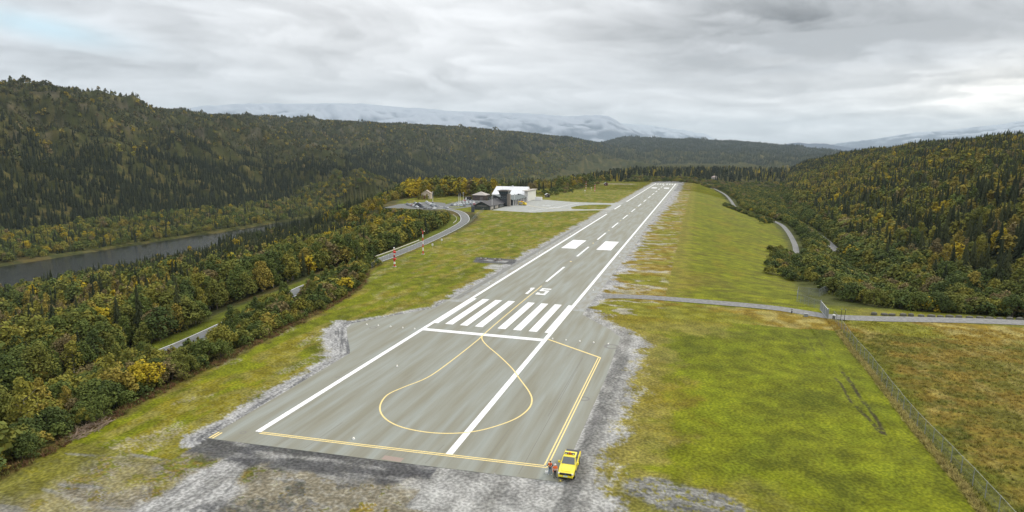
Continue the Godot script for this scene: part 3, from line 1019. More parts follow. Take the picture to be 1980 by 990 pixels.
func scatter_all() -> void:
	# shrubs on the bank between the strip and the lower road
	for k in int(1900 * DENS):
		var s := rng.randf_range(28.0, 192.0)
		var xe: float = T.xe.at(s)
		var xr: float = T.xr.at(s)
		var u := rng.randf()
		var x := xe + nB.get_noise_2d(s * 0.6, 3.0) * 1.8 - 0.6 - u * (xe - xr - 11.0)
		if xe - xr < 20.0:
			x = xe - 1.0 - u * 7.0
		var gap := s > 108.0 and s < 127.0 or s > 158.0 and s < 167.0
		if on_road(x, s, 3.4 if gap else 0.6):
			continue
		var tall := rng.randf_range(2.2, 4.6)
		if s < 100.0:
			tall *= rng.randf_range(1.05, 1.5)
		else:
			tall = minf(tall, 1.7) if gap and u > 0.15 else lerpf(tall, 5.4, u * 0.8) * lerpf(1.0, 0.85, smoothstep(165.0, 190.0, s))
		if u < 0.07:
			tall *= 0.65
		# thin low growth where the road shows between the bushes
		var t0 := (43.0 - x) / 119.5
		var sr := s / t0
		if sr > 108.0 and sr < 127.0 or sr > 157.0 and sr < 167.0:
			tall = minf(tall, 38.0 - (46.8 if sr < 130.0 else 44.5) * t0 - Hf(x, s))
			if tall < 0.7:
				continue
		var zone := nA.get_noise_2d(x * 2.0, s * 2.0)
		var t := pick([5.0, 4.0, 1.6, 0.6, 0.7, 0.15, 3.0]) if zone < 0.12 else pick([1.0, 3.0, 3.0, 1.6, 1.4, 0.3, 0.5])
		if rng.randf() < 0.10 and tall > 2.0 and u > 0.12:
			plant("bank", "birch", x, s, tall * rng.randf_range(1.15, 1.6), TINTS[t], rng.randf_range(0.8, 1.1), 0.15, t)
			continue
		tall *= rng.randf_range(0.7, 1.15)
		plant("bank", "shrub", x, s, tall, TINTS[t], rng.randf_range(0.85, 1.25), 0.15, t)
	# west of the lower road, down to the river
	for k in int(15000 * DENS):
		var s := rng.randf_range(40.0, 760.0)
		var xr: float = T.xr.at(s)
		var x := xr - 3.0 - pow(rng.randf(), 1.25) * (400.0 + xr)
		if x < -404.0 or on_road(x, s, 4.5):
			continue
		var d := xr - x
		if s < 135.0 and d < 2.5 or s > 135.0 and s < 215.0 and d < 12.0:
			continue
		var q := nA.get_noise_2d(x, s)
		# low growth on the river's edge
		var roomy := 30.0
		if s < 480.0:
			roomy = maxf(38.0 - 94.0 * (43.0 - x) / 461.0 - Hf(x, s), 1.5) + rng.randf() * rng.randf() * 9.0
		var open := smoothstep(75.0, 42.0, Vector2(x + 185.0, (s - 165.0) * 0.7).length())
		var spr := clampf(smoothstep(225.0, 340.0, s - d * 0.1) * 0.9 * smoothstep(6.0, 40.0, d) + (0.16 if d > 45.0 else 0.07) + q * 0.30, 0.04, 0.93)
		if s > 330.0 and s < 420.0 and d < 45.0:
			spr = 0.15
		if d < 26.0 and s < 320.0:
			spr = 0.05
		if rng.randf() < open * 0.6 or d > 55.0 and s < 260.0 and rng.randf() < 0.3:
			continue
		if rng.randf() < spr:
			var i := pick([3, 3, 1.5])
			if x > -190.0 and s > 320.0 and s < 412.0:
				continue
			plant("valley_wood", "spruce", x, s, minf(rng.randf_range(7.0, 17.0) * lerpf(1.0, 0.7, open), roomy), SPRUCE_T[i], rng.randf_range(0.85, 1.2), 0.3, i)
		elif open > 0.3:
			plant("valley_wood", "birch", x, s, rng.randf_range(5.0, 9.0), TINTS[pick([0, 1, 1.5, 3, 4, 0.4, 0])], rng.randf_range(0.7, 1.0), 0.2, 4)
		else:
			var t := pick([5, 4, 2, 1.0, 0.8, 0.35, 2.5]) if q < 0.08 else pick([3.4, 4, 3, 1.3, 0.6, 0.5, 1.4])
			var bir := rng.randf() < 0.42
			if s > 250.0 and s < 440.0 and d < 90.0:
				t = pick([3, 4, 4, 1.6, 0.4, 1.8, 2])
			if s > 330.0:
				t = pick([1, 2, 3, 2.5, 1, 2.0, 1.0]) if x < -150.0 else pick([3, 3, 1, 0.5, 0.4, 0.2, 4])
			var top := minf(rng.randf_range(5.5, 11.0) + (2.0 if d < 90.0 and d > 10.0 else 0.0), roomy)
			if x > -180.0 and s > 320.0:
				top = minf(minf(top, 8.0), 38.0 * (1.0 - s / 409.0) - Hf(x, s) - 0.5)
				if top < 1.5:
					continue
			plant("valley_wood", "birch" if bir else "broadleaf", x, s, top * (0.85 if d < 14.0 else 1.0), TINTS[t], rng.randf_range(0.9, 1.3), 0.3, t)
	# golden birches behind the car park, trees behind the terminal
	for k in 9:
		plant("valley_wood", "birch", -191.0 + k * 1.3, 494.0 - (k % 3) * 2.0, 3.0 + (k * 37 % 5) * 0.6, TINTS[3 if k % 2 else 2], 1.1, 0.3, 5)
	for k in 125:
		var x := rng.randf_range(-232.0, -140.0)
		var s := rng.randf_range(512.0, 585.0)
		if x > -178.0 and s < 528.0 or absf(x + 187.0) < 6.0 and s < 520.0:
			continue
		plant("valley_wood", "birch" if k % 3 else "broadleaf", x, s, rng.randf_range(10.0, 18.0), TINTS[pick([1, 2, 3, 2, 0.5, 3.6, 0.2])], rng.randf_range(1.0, 1.35), 0.3, 5)
	for k in 260:
		var s := rng.randf_range(532.0, 940.0)
		var x: float = T.xe.at(s) + rng.randf_range(-60.0, 14.0) + (8.0 if s > 640.0 else 0.0)
		if x > -98.0 and s < 600.0:
			continue
		var kk := pick([3, 3, 2.2, 2])
		if kk == 2:
			plant("north_wood", "spruce", x, s, rng.randf_range(9, 16), SPRUCE_T[pick([2, 2, 1])], 1.1, 0.3, 1)
		elif kk == 3:
			plant("north_wood", "shrub", x, s, rng.randf_range(3, 6), TINTS[pick([3, 3, 1, 1, 1, 0, 3])], 1.3, 0.3, 0)
		else:
			var t := pick([3, 3, 2, 2, 1.5, 1.2, 2])
			plant("north_wood", "broadleaf" if kk == 0 else "birch", x, s, rng.randf_range(7, 13), TINTS[t], 1.2, 0.3, t)
	for k in 150:
		var s := rng.randf_range(560.0, 860.0)
		var x := -80.0 - rng.randf() * 32.0 - absf(s - 700.0) * 0.03
		if s > 640.0 and s < 730.0 and x > -88.0:
			continue
		plant("north_wood", "shrub", x, s, rng.randf_range(2.5, 5.0), TINTS[pick([3, 3, 1, 0.5, 1, 0, 3])], 1.4, 0.3, 0)
	# beyond the far end of the runway
	for k in int(3600 * DENS):
		var s := 938.0 + pow(rng.randf(), 1.3) * 900.0
		var x := rng.randf_range(-420.0, 380.0)
		if x < -60.0 and s < 980.0:
			continue
		if s < 1180.0 and x > -70.0:
			plant("north_wood", "shrub" if rng.randf() < 0.75 else "broadleaf", x, s, rng.randf_range(3.0, 6.0), TINTS[pick([4, 4, 2, 1.5, 1.8, 0.3, 3])], 1.5, 0.3)
		else:
			plant("north_wood", "spruce" if rng.randf() < 0.85 else "birch", x, s, rng.randf_range(10, 17), SPRUCE_T[pick([4, 2, 1])] if rng.randf() < 0.87 else TINTS[pick([0, 1, 2, 3, 1, 2, 0])], 1.1, 0.3)
	# bushes in the hollow on the right
	for k in int(6500 * DENS):
		var s := 171.0 + pow(rng.randf(), 1.5) * 850.0
		var sc := clampf(s, 0.0, 1599.0)
		var xt: float = T.xt.at(sc)
		var xf: float = T.xf.at(sc)
		var x := rng.randf_range(xt - (lerpf(2.0, 10.0, rng.randf()) if s > 215.0 and s < 325.0 else 8.0 if s > 450.0 and s < 575.0 else -4.0), xf + 16.0)
		if s < 230.0:
			x = rng.randf_range(lerpf(84.0, 80.0, (s - 171.0) / 59.0), 215.0)
			if x < 96.0 and s < 205.0 and rng.randf() < 0.4:
				continue
		if on_road(x, s, 3.0):
			continue
		if s < 176.5 + (3.0 if x < 92.0 else 0.0):
			continue
		if x < xt + 2.0 and nB.get_noise_2d(x, s) < 0.0 and not (s > 224.0 and s < 335.0):
			continue
		var tall := rng.randf_range(2.6, 6.0)
		if x < xt + 6.0:
			tall *= 0.6
		var t := pick([5, 5, 2.0, 0.5, 0.7, 0.1, 4])
		if x > xf - 4.0 and rng.randf() < 0.5:
			plant("hollow", "broadleaf", x, s, rng.randf_range(6.0, 10.0), TINTS[t], 1.2, 0.3, t)
		else:
			plant("hollow", "shrub", x, s, tall, TINTS[t], rng.randf_range(0.95, 1.35), 0.2, t)
	for k in 170:
		var s := rng.randf_range(470.0, 610.0)
		var x: float = T.xt.at(s) + rng.randf_range(-7.0, 1.5)
		if not on_road(x, s, 0.8):
			plant("hollow", "shrub", x, s, rng.randf_range(1.6, 3.6), TINTS[pick([4, 4, 2, 1, 0.6, 0, 3])], 1.3, 0.2)
	# the wooded hillside on the right
	for k in int(27000 * DENS):
		var s := 176.0 + pow(rng.randf(), 0.75) * 1420.0
		var sc := clampf(s, 0.0, 1599.0)
		var xf: float = T.xf.at(sc)
		var xc: float = T.xc.at(sc)
		var u := rng.randf()
		var x := xf + 4.0 + u * (xc - xf + 40.0)
		if on_road(x, s, 4.0):
			continue
		var q := nA.get_noise_2d(x * 0.9, s * 0.9) + nB.get_noise_2d(x * 0.4, s * 0.4) * 0.6
		var warm := smoothstep(0.0, 0.35, q + (0.35 if s > 650.0 and s < 1150.0 and u < 0.5 else 0.0) - (0.55 if u > 0.80 else 0.0))
		if rng.randf() > warm * 0.72 + 0.26:
			var i := pick([3, 3, 2.0])
			plant("right_hill", "spruce", x, s, rng.randf_range(8, 17), SPRUCE_T[i], rng.randf_range(0.9, 1.2), 0.3, i if s < 700.0 else -1)
		else:
			var t := pick([1.2, 3.2, 3.6, 3.0, 1.2, 0.8, 0.4])
			plant("right_hill", "birch" if rng.randf() < 0.7 else "broadleaf", x, s, rng.randf_range(6.5, 12.5), TINTS[t], rng.randf_range(0.95, 1.35), 0.3, t if s < 600.0 else -1)
	# the far bank, and the great hillside across the river
	for k in int(165000 * DENS):
		var az := rng.randf_range(-60.0, -4.0)
		var a := deg_to_rad(az)
		var r := sqrt(lerpf(600.0 * 600.0, 4700.0 * 4700.0, pow(rng.randf(), 1.25)))
		var x := EYE.x + sin(a) * r
		var s := cos(a) * r
		if x > -522.0:
			continue
		var rf := 740.0 / maxf(sin(-a), 0.05)
		var rc: float = T.rB.at(az)
		if az < -32.0 and r < float(T.rA.at(az)) * 1.1:
			rc = T.rA.at(az)
		if r > rc * 1.06:
			continue
		var t := (r - rf) / (rc - rf)
		var q := nA.get_noise_2d(x * 0.22, s * 0.22) + nB.get_noise_2d(x * 0.10, s * 0.10) * 0.5
		if t < -0.02:
			# the flat by the river: thickets, clearings
			if q > 0.24 and rng.randf() < 0.8 and x < -535.0:
				continue
			if rng.randf() < 0.36:
				plant("far_hillside", "spruce", x, s, rng.randf_range(6, 14), SPRUCE_T[pick([2, 2, 2])], 1.0, 0.3)
			else:
				plant("far_hillside", "broadleaf", x, s, rng.randf_range(4, 9), TINTS[pick([3, 3, 2.5, 1.6, 0.6, 0.5, 1.5])], 1.3, 0.3)
			continue
		var low := 1.0 - smoothstep(0.22, 0.46, t + q * 0.35)
		if rng.randf() < low:
			plant("far_hillside", "spruce" if r < 1900.0 else "tiny_spruce", x, s, rng.randf_range(9, 17), SPRUCE_T[pick([5, 2, 0.5])] * 0.85, rng.randf_range(0.95, 1.2), 0.3)
		else:
			var yel := smoothstep(0.22, 0.5, nA.get_noise_2d(x * 0.5 + 700.0, s * 0.5)) * 0.75 + 0.03
			if rng.randf() < 0.16 + smoothstep(0.05, 0.35, q) * 0.5:
				continue
			if rng.randf() < yel:
				plant("far_hillside", "tiny_round", x, s, rng.randf_range(6, 10), TINTS[pick([0, 0, 1.5, 2.5, 2.2, 1.2, 0])], 1.1, 0.3)
			elif rng.randf() < 0.5:
				plant("far_hillside", "tiny_spruce", x, s, rng.randf_range(7, 13), SPRUCE_T[pick([1, 2, 2])], 1.1, 0.3)
			else:
				plant("far_hillside", "tiny_round", x, s, rng.randf_range(6, 11), Color(0.078, 0.088, 0.030).lerp(Color(0.115, 0.104, 0.042), rng.randf()), 0.9, 0.3)
	for k in int(26000 * DENS):
		var az := rng.randf_range(-12.0, 14.0)
		var r := rng.randf_range(3500.0, 6300.0)
		var a := deg_to_rad(az)
		plant("far_ridge", "tiny_spruce", EYE.x + sin(a) * r, cos(a) * r, rng.randf_range(11, 18), SPRUCE_T[pick([3, 2, 1])], 1.6, 0.3)

const MASSES := {
	"bank": ["shrub_belt", "belt of low green shrubs filling the bank above the lower road", "shrubs"],
	"valley_wood": ["valley_wood", "mixed autumn wood between the lower road and the river", "wood"],
	"north_wood": ["wood_beyond_runway", "dark wood and scrub beyond the far end of the runway", "wood"],
	"hollow": ["hollow_scrub", "green scrub filling the hollow below the right embankment", "scrub"],
	"right_hill": ["hillside_forest", "spruce and yellow birch forest on the hillside right of the runway", "forest"],
	"far_hillside": ["river_hillside_forest", "dark spruce and pine forest on the great hillside across the river", "forest"],
	"far_ridge": ["distant_ridge_forest", "bluish spruce forest on the distant ridge beyond the runway end", "forest"],
}

const TREE_WORDS := {
	"shrub": ["shrub", "shrub"],
	"broadleaf": ["broadleaf_tree", "tree"],
	"birch": ["birch_tree", "tree"],
	"spruce": ["spruce_tree", "tree"],
}

func grow() -> void:
	scatter_all()
	near_trees.sort_custom(func(a, b): return a[0] > b[0])
	var count := {}
	var bark := plain(Color(0.12, 0.095, 0.07), 0.95)
	var birch_bark := plain(Color(0.36, 0.33, 0.29), 0.9)
	for q in near_trees:
		var kind: String = q[1]
		var k: int = count.get(kind, 0)
		count[kind] = k + 1
		var at: Vector3 = q[2]
		if k >= MOST:
			var b := Basis(Vector3.UP, rng.randf() * TAU).scaled(Vector3(q[3] * q[4], q[3], q[3] * q[4]))
			add_copy(q[6], "far_" + kind + str(q[7] % 3), Transform3D(b, at), q[8])
			continue
		var w: Array = TREE_WORDS[kind]
		var ti: int = q[5]
		var col := ""
		if kind == "spruce":
			ti = clampi(ti, 0, 2)
			col = SPRUCE_N[ti]
		else:
			col = TINT_NAMES[ti]
		var size := "tall" if q[3] > (4.2 if kind == "shrub" else 10.5) else "low" if q[3] < (3.2 if kind == "shrub" else 7.5) else "middling"
		var where := place_words(q[6], at)
		var what: String = {"shrub": "shrub", "broadleaf": "round tree", "birch": "slender birch", "spruce": "pointed spruce"}[kind]
		var girth := "broad " if q[4] > 1.16 else "narrow " if q[4] < 0.95 else ""
		var label := "%s %s%s %s %s" % [size, girth, col, what, where]
		var t := thing(w[0], label, w[1], at, rng.randf() * TAU, "%s %s" % [{"shrub": "shrubs", "broadleaf": "broadleaf trees", "birch": "birches", "spruce": "spruces"}[kind], where])
		var key := kind + str(ti) + ("s" if kind == "spruce" else "")
		if not leaf_mats.has(key):
			leaf_mats[key] = leaf_mat(SPRUCE_T[ti] if kind == "spruce" else TINTS[ti], 0.0 if kind == "spruce" else 0.35)
		var pair: Array = tree_meshes[kind + str(q[7])]
		var c := obj("crown", pair[0], leaf_mats[key], t)
		var s := obj("stem" if kind == "shrub" else "trunk", pair[1], birch_bark if kind == "birch" else bark, t)
		c.scale = Vector3(q[3] * q[4], q[3], q[3] * q[4])
		s.scale = c.scale
	var m_leaf := leaf_mat(Color.WHITE, 0.35)
	var m_needle := leaf_mat(Color.WHITE, 0.0)
	for mass in placed:
		var w: Array = MASSES[mass]
		var root := thing(w[0], w[1], w[2])
		root.set_meta("kind", "stuff")
		for key in placed[mass]:
			var buf: PackedFloat32Array = placed[mass][key]
			var mm := MultiMesh.new()
			mm.transform_format = MultiMesh.TRANSFORM_3D
			mm.use_colors = true
			mm.mesh = tree_meshes[key]
			mm.instance_count = buf.size() / 16
			mm.buffer = buf
			var o := MultiMeshInstance3D.new()
			o.name = numbered("spruces" if "spruce" in key else "shrubs" if "shrub" in key else "birches" if "birch" in key else "leafy_trees", root)
			o.multimesh = mm
			o.material_override = m_needle if "spruce" in key else m_leaf
			o.set_meta("kind", "stuff")
			root.add_child(o, true)

func along(s: float) -> String:
	if s < 62.0:
		return "level with the dead branches"
	if s < 76.0:
		return "level with the pad's front line"
	if s < 88.0:
		return "level with the yellow loop"
	if s < 100.0:
		return "level with the pad's middle"
	if s < 112.0:
		return "level with the gravel bay"
	if s < 124.0:
		return "level with the threshold bar"
	if s < 140.0:
		return "level with the threshold stripes"
	if s < 156.0:
		return "just past the threshold stripes"
	if s < 172.0:
		return "level with the number 15"
	if s < 190.0:
		return "near the disc mast"
	if s < 215.0:
		return "level with the black patch"
	if s < 250.0:
		return "opposite the wind mast"
	if s < 290.0:
		return "opposite the aiming marks"
	if s < 350.0:
		return "below the road's bend"
	return "towards the terminal"

func place_words(mass: String, at: Vector3) -> String:
	var s := -at.z
	match mass:
		"bank":
			var back: float = T.xe.at(s) - at.x
			return "%s of bank, %s" % ["in front row" if back < 4.0 else "in midst" if back < 12.0 else "at roadside", along(s)]
		"valley_wood":
			if s > 500.0:
				return "behind the car park, %s" % ("left of the house" if at.x < -193.0 else "right of the house" if at.x > -180.0 else "beside the house")
			if s > 330.0:
				return "on the slope below the car park"
			var d: float = T.xr.at(s) - at.x
			if d < 16.0:
				return "lining the lower road, %s" % along(s)
			if d < 60.0:
				return "inside the valley wood, %s" % along(s)
			return "out towards the river, %s" % along(s)
		"north_wood":
			if s < 640.0:
				return "behind the white hangar"
			return "along the grass left of the runway's far half"
		"hollow":
			if s < 240.0:
				return "behind the access road, %s" % ("near the gate" if at.x < 105.0 else "beyond the boulders" if at.x < 140.0 else "at the right edge")
			if s < 330.0:
				return "at the embankment's foot near the mesh fence" if at.x < 96.0 else "beside the hollow track"
			if s < 480.0:
				return "between the two gravel tracks" if at.x < 118.0 else "at the hillside foot above the hollow track"
			return "in the hollow below the far embankment"
		_:
			if s < 260.0:
				return "at the right edge, foot of the hillside"
			if s < 330.0:
				return "at the hillside foot behind the scrub"
			if s < 430.0:
				return "on the lower right hillside"
			if s < 540.0:
				return "on the middle right hillside"
			return "farther along the right hillside"

# ------------------------------------------------------------------ grass
func make_grass() -> void:
	var g := RandomNumberGenerator.new()
	g.seed = 61
	var tufts := []
	for v in 3:
		var mb := MB.new()
		for k in 9:
			var a := g.randf() * TAU
			var lean := Vector3(cos(a), 0, sin(a)) * g.randf_range(0.2, 0.75)
			var side := Vector3(-sin(a), 0, cos(a)) * 0.07
			var base := Vector3(g.randf_range(-0.35, 0.35), 0, g.randf_range(-0.35, 0.35))
			var hgt := Vector3(0, g.randf_range(0.6, 1.0), 0)
			var mid := base + lean * 0.4 + hgt * 0.62
			var br := g.randf_range(0.8, 1.25)
			var col := Color(br, br, br)
			mb.quad(base - side, base + side, mid + side * 0.8, mid - side * 0.8, col)
			mb.tri(mid - side * 0.8, mid + side * 0.8, base + lean + hgt, col)
		tufts.append(mb.mesh())
	var m := leaf_mat(Color(2.6, 2.6, 2.6), 0.9)
	for q in [
		["rough_meadow_grass", "tall rough ochre grass in the meadow right of the fence", 75.6, 128.0, 60.0, 158.0, 15000, 0.18, 0.42],
		["verge_grass", "dry grass strip growing along the foot of the fence", 73.8, 75.9, 60.0, 157.0, 2600, 0.25, 0.55],
		["bank_weeds", "reddish brown weeds along the foot of the shrub belt", -1.0, 1.0, 40.0, 175.0, 1300, 0.3, 0.65]]:
		var bufs := [PackedFloat32Array(), PackedFloat32Array(), PackedFloat32Array()]
		for k in int(q[6]):
			var s := g.randf_range(q[4], q[5])
			var x := g.randf_range(q[2], q[3])
			if q[0] == "bank_weeds":
				x = T.xe.at(s) + g.randf_range(-1.2, 0.9) + nB.get_noise_2d(s * 0.6, 3.0) * 1.5
			if on_road(x, s, 0.3) or paved(x, s):
				continue
			var h := Hf(x, s)
			var c := ground_color(x, s, h, 200.0)
			if q[0] == "bank_weeds":
				c = [Color(0.10, 0.055, 0.03), Color(0.12, 0.085, 0.035), Color(0.09, 0.09, 0.025)][g.randi() % 3]
			elif c.g < 0.06 or absf(c.r - c.b) < 0.05:
				continue
			var z := g.randf_range(q[7], q[8])
			var w := z * g.randf_range(0.8, 1.6) + 0.12
			var b := Basis(Vector3.UP, g.randf() * TAU).scaled(Vector3(w, z, w))
			c = c.lerp(Color(c.g, c.g, c.g), 0.1) if q[0] != "bank_weeds" else c
			var v := g.randf_range(0.50, 1.05)
			bufs[k % 3].append_array(PackedFloat32Array([b.x.x, b.y.x, b.z.x, x, b.x.y, b.y.y, b.z.y, h - 0.02, b.x.z, b.y.z, b.z.z, -s, c.r * v, c.g * v, c.b * v, 1.0]))
		var root := thing(q[0], q[1], "grass")
		root.set_meta("kind", "stuff")
		for k in 3:
			var mm := MultiMesh.new()
			mm.transform_format = MultiMesh.TRANSFORM_3D
			mm.use_colors = true
			mm.mesh = tufts[k]
			mm.instance_count = bufs[k].size() / 16
			mm.buffer = bufs[k]
			var o := MultiMeshInstance3D.new()
			o.name = numbered("tufts", root)
			o.multimesh = mm
			o.material_override = m
			o.set_meta("kind", "stuff")
			root.add_child(o, true)

# ------------------------------------------------------------------ pavement and paint
func make_materials() -> void:
	var fine := noise_tex(0.035, 4, gray(0.62), gray(1.0), 512, 3)
	var coarse := noise_tex(0.02, 4, gray(0.78), gray(1.0), 512, 4, FastNoiseLite.TYPE_SIMPLEX_SMOOTH, 0.15)
	var bump := noise_tex(0.05, 4, gray(0.0), gray(1.0), 512, 9)
	var tufty := noise_tex(0.045, 5, gray(0.66), gray(1.0), 512, 15, FastNoiseLite.TYPE_SIMPLEX_SMOOTH, 0.12)
	M.ground = tri_mat(plain(Color(1.78, 1.78, 1.78), 0.95, 0.0, true), tufty, Vector3.ONE * 0.075, coarse, Vector3.ONE * 0.021, bump, 1.2)
	M.ground.metallic_specular = 0.2
	M.hills = tri_mat(plain(Color(1.7, 1.7, 1.7), 1.0, 0.0, true), fine, Vector3.ONE * 0.02, coarse, Vector3.ONE * 0.004, bump, 120.0)
	M.hills.metallic_specular = 0.1
	M.mountain = plain(Color.WHITE, 1.0, 0.0, true)
	M.mountain.metallic_specular = 0.1
	var streak := noise_tex(0.02, 5, Color(0.955, 0.952, 0.94), Color(1.0, 1.0, 0.99), 512, 21, FastNoiseLite.TYPE_SIMPLEX_SMOOTH, 0.12)
	var blotch := noise_tex(0.016, 4, Color(0.89, 0.875, 0.815), Color(0.98, 1.0, 1.0), 512, 22, FastNoiseLite.TYPE_SIMPLEX_SMOOTH, 0.2)
	var grit := noise_tex(0.25, 3, gray(0.25), gray(0.75), 512, 23)
	M.runway = tri_mat(plain(Color(0.258, 0.261, 0.238), 0.85), streak, Vector3(0.16, 0.16, 0.0016), blotch, Vector3(0.045, 0.045, 0.004), grit, 0.12)
	M.shoulder = tri_mat(plain(Color(0.300, 0.300, 0.296), 0.85), streak, Vector3(0.2, 0.2, 0.012), blotch, Vector3(0.06, 0.06, 0.02), grit, 0.3)
	M.tarstrip = tri_mat(plain(Color(0.205, 0.206, 0.208), 0.85), streak, Vector3(0.3, 0.3, 0.02), blotch, Vector3(0.08, 0.08, 0.04), grit, 0.3)
	M.apron = tri_mat(plain(Color(0.345, 0.355, 0.365), 0.8), streak, Vector3(0.02, 0.02, 0.05), blotch, Vector3(0.03, 0.03, 0.03), grit, 0.3)
	M.lot = tri_mat(plain(Color(0.215, 0.220, 0.228), 0.8), fine, Vector3(0.2, 0.2, 0.2), blotch, Vector3(0.03, 0.03, 0.03), grit, 0.3)
	M.road = tri_mat(plain(Color(0.255, 0.260, 0.270), 0.85), fine, Vector3.ONE * 0.4, blotch, Vector3(0.05, 0.05, 0.05), grit, 0.3)
	M.track = tri_mat(plain(Color(0.360, 0.360, 0.352), 0.95), fine, Vector3.ONE * 0.5, coarse, Vector3.ONE * 0.08, grit, 1.0)
	var worn := noise_tex(0.03, 4, gray(0.86), gray(1.0), 512, 31, FastNoiseLite.TYPE_SIMPLEX_SMOOTH, 0.25)
	M.white = tri_mat(plain(Color(0.86, 0.87, 0.88), 0.6), worn, Vector3(0.35, 0.35, 0.06))
	M.yellow = tri_mat(plain(Color(0.86, 0.68, 0.28), 0.6), worn, Vector3(0.35, 0.35, 0.35))
	M.joint = plain(Color(0.17, 0.165, 0.14), 0.9)
	M.stain = plain(Color(0.17, 0.165, 0.15), 0.9)
	M.patchr = plain(Color(0.28, 0.22, 0.185), 0.9)
	M.metal = plain(Color(0.55, 0.56, 0.57), 0.5, 0.6)
	M.steel = plain(Color(0.28, 0.30, 0.31), 0.6, 0.3)
	M.dark = plain(Color(0.02, 0.02, 0.022), 0.5)
	M.rubber = plain(Color(0.018, 0.018, 0.019), 0.85)
	M.whitep = plain(Color(0.80, 0.80, 0.79), 0.5)
	M.red = plain(Color(0.55, 0.035, 0.03), 0.5)
	M.orange = plain(Color(0.75, 0.20, 0.03), 0.5)
	M.glass = plain(Color(0.045, 0.06, 0.065), 0.08)
	M.glass.metallic_specular = 0.8
	M.lens = plain(Color(0.85, 0.82, 0.70), 0.2)
	M.cladding = plain(Color(0.040, 0.048, 0.054), 0.7)
	M.roofdark = tri_mat(plain(Color(0.085, 0.083, 0.088), 0.8), fine, Vector3(0.3, 0.3, 0.3))
	M.roofgreen = plain(Color(0.085, 0.105, 0.105), 0.7)
	M.wood = plain(Color(0.19, 0.165, 0.135), 0.8)
	M.brownwall = plain(Color(0.085, 0.066, 0.058), 0.85)
	M.beige = plain(Color(0.40, 0.37, 0.33), 0.8)
	M.water = tri_mat(plain(Color(0.010, 0.013, 0.014), 0.06), null, Vector3.ONE)
	M.water.heightmap_enabled = true
	M.water.heightmap_texture = noise_tex(0.03, 5, gray(0.0), gray(1.0), 512, 41)
	M.water.uv1_triplanar = true
	M.water.uv1_world_triplanar = true
	M.water.uv1_scale = Vector3(0.10, 0.10, 0.035)
	M.water.heightmap_scale = 5.0
	M.water.metallic_specular = 0.22

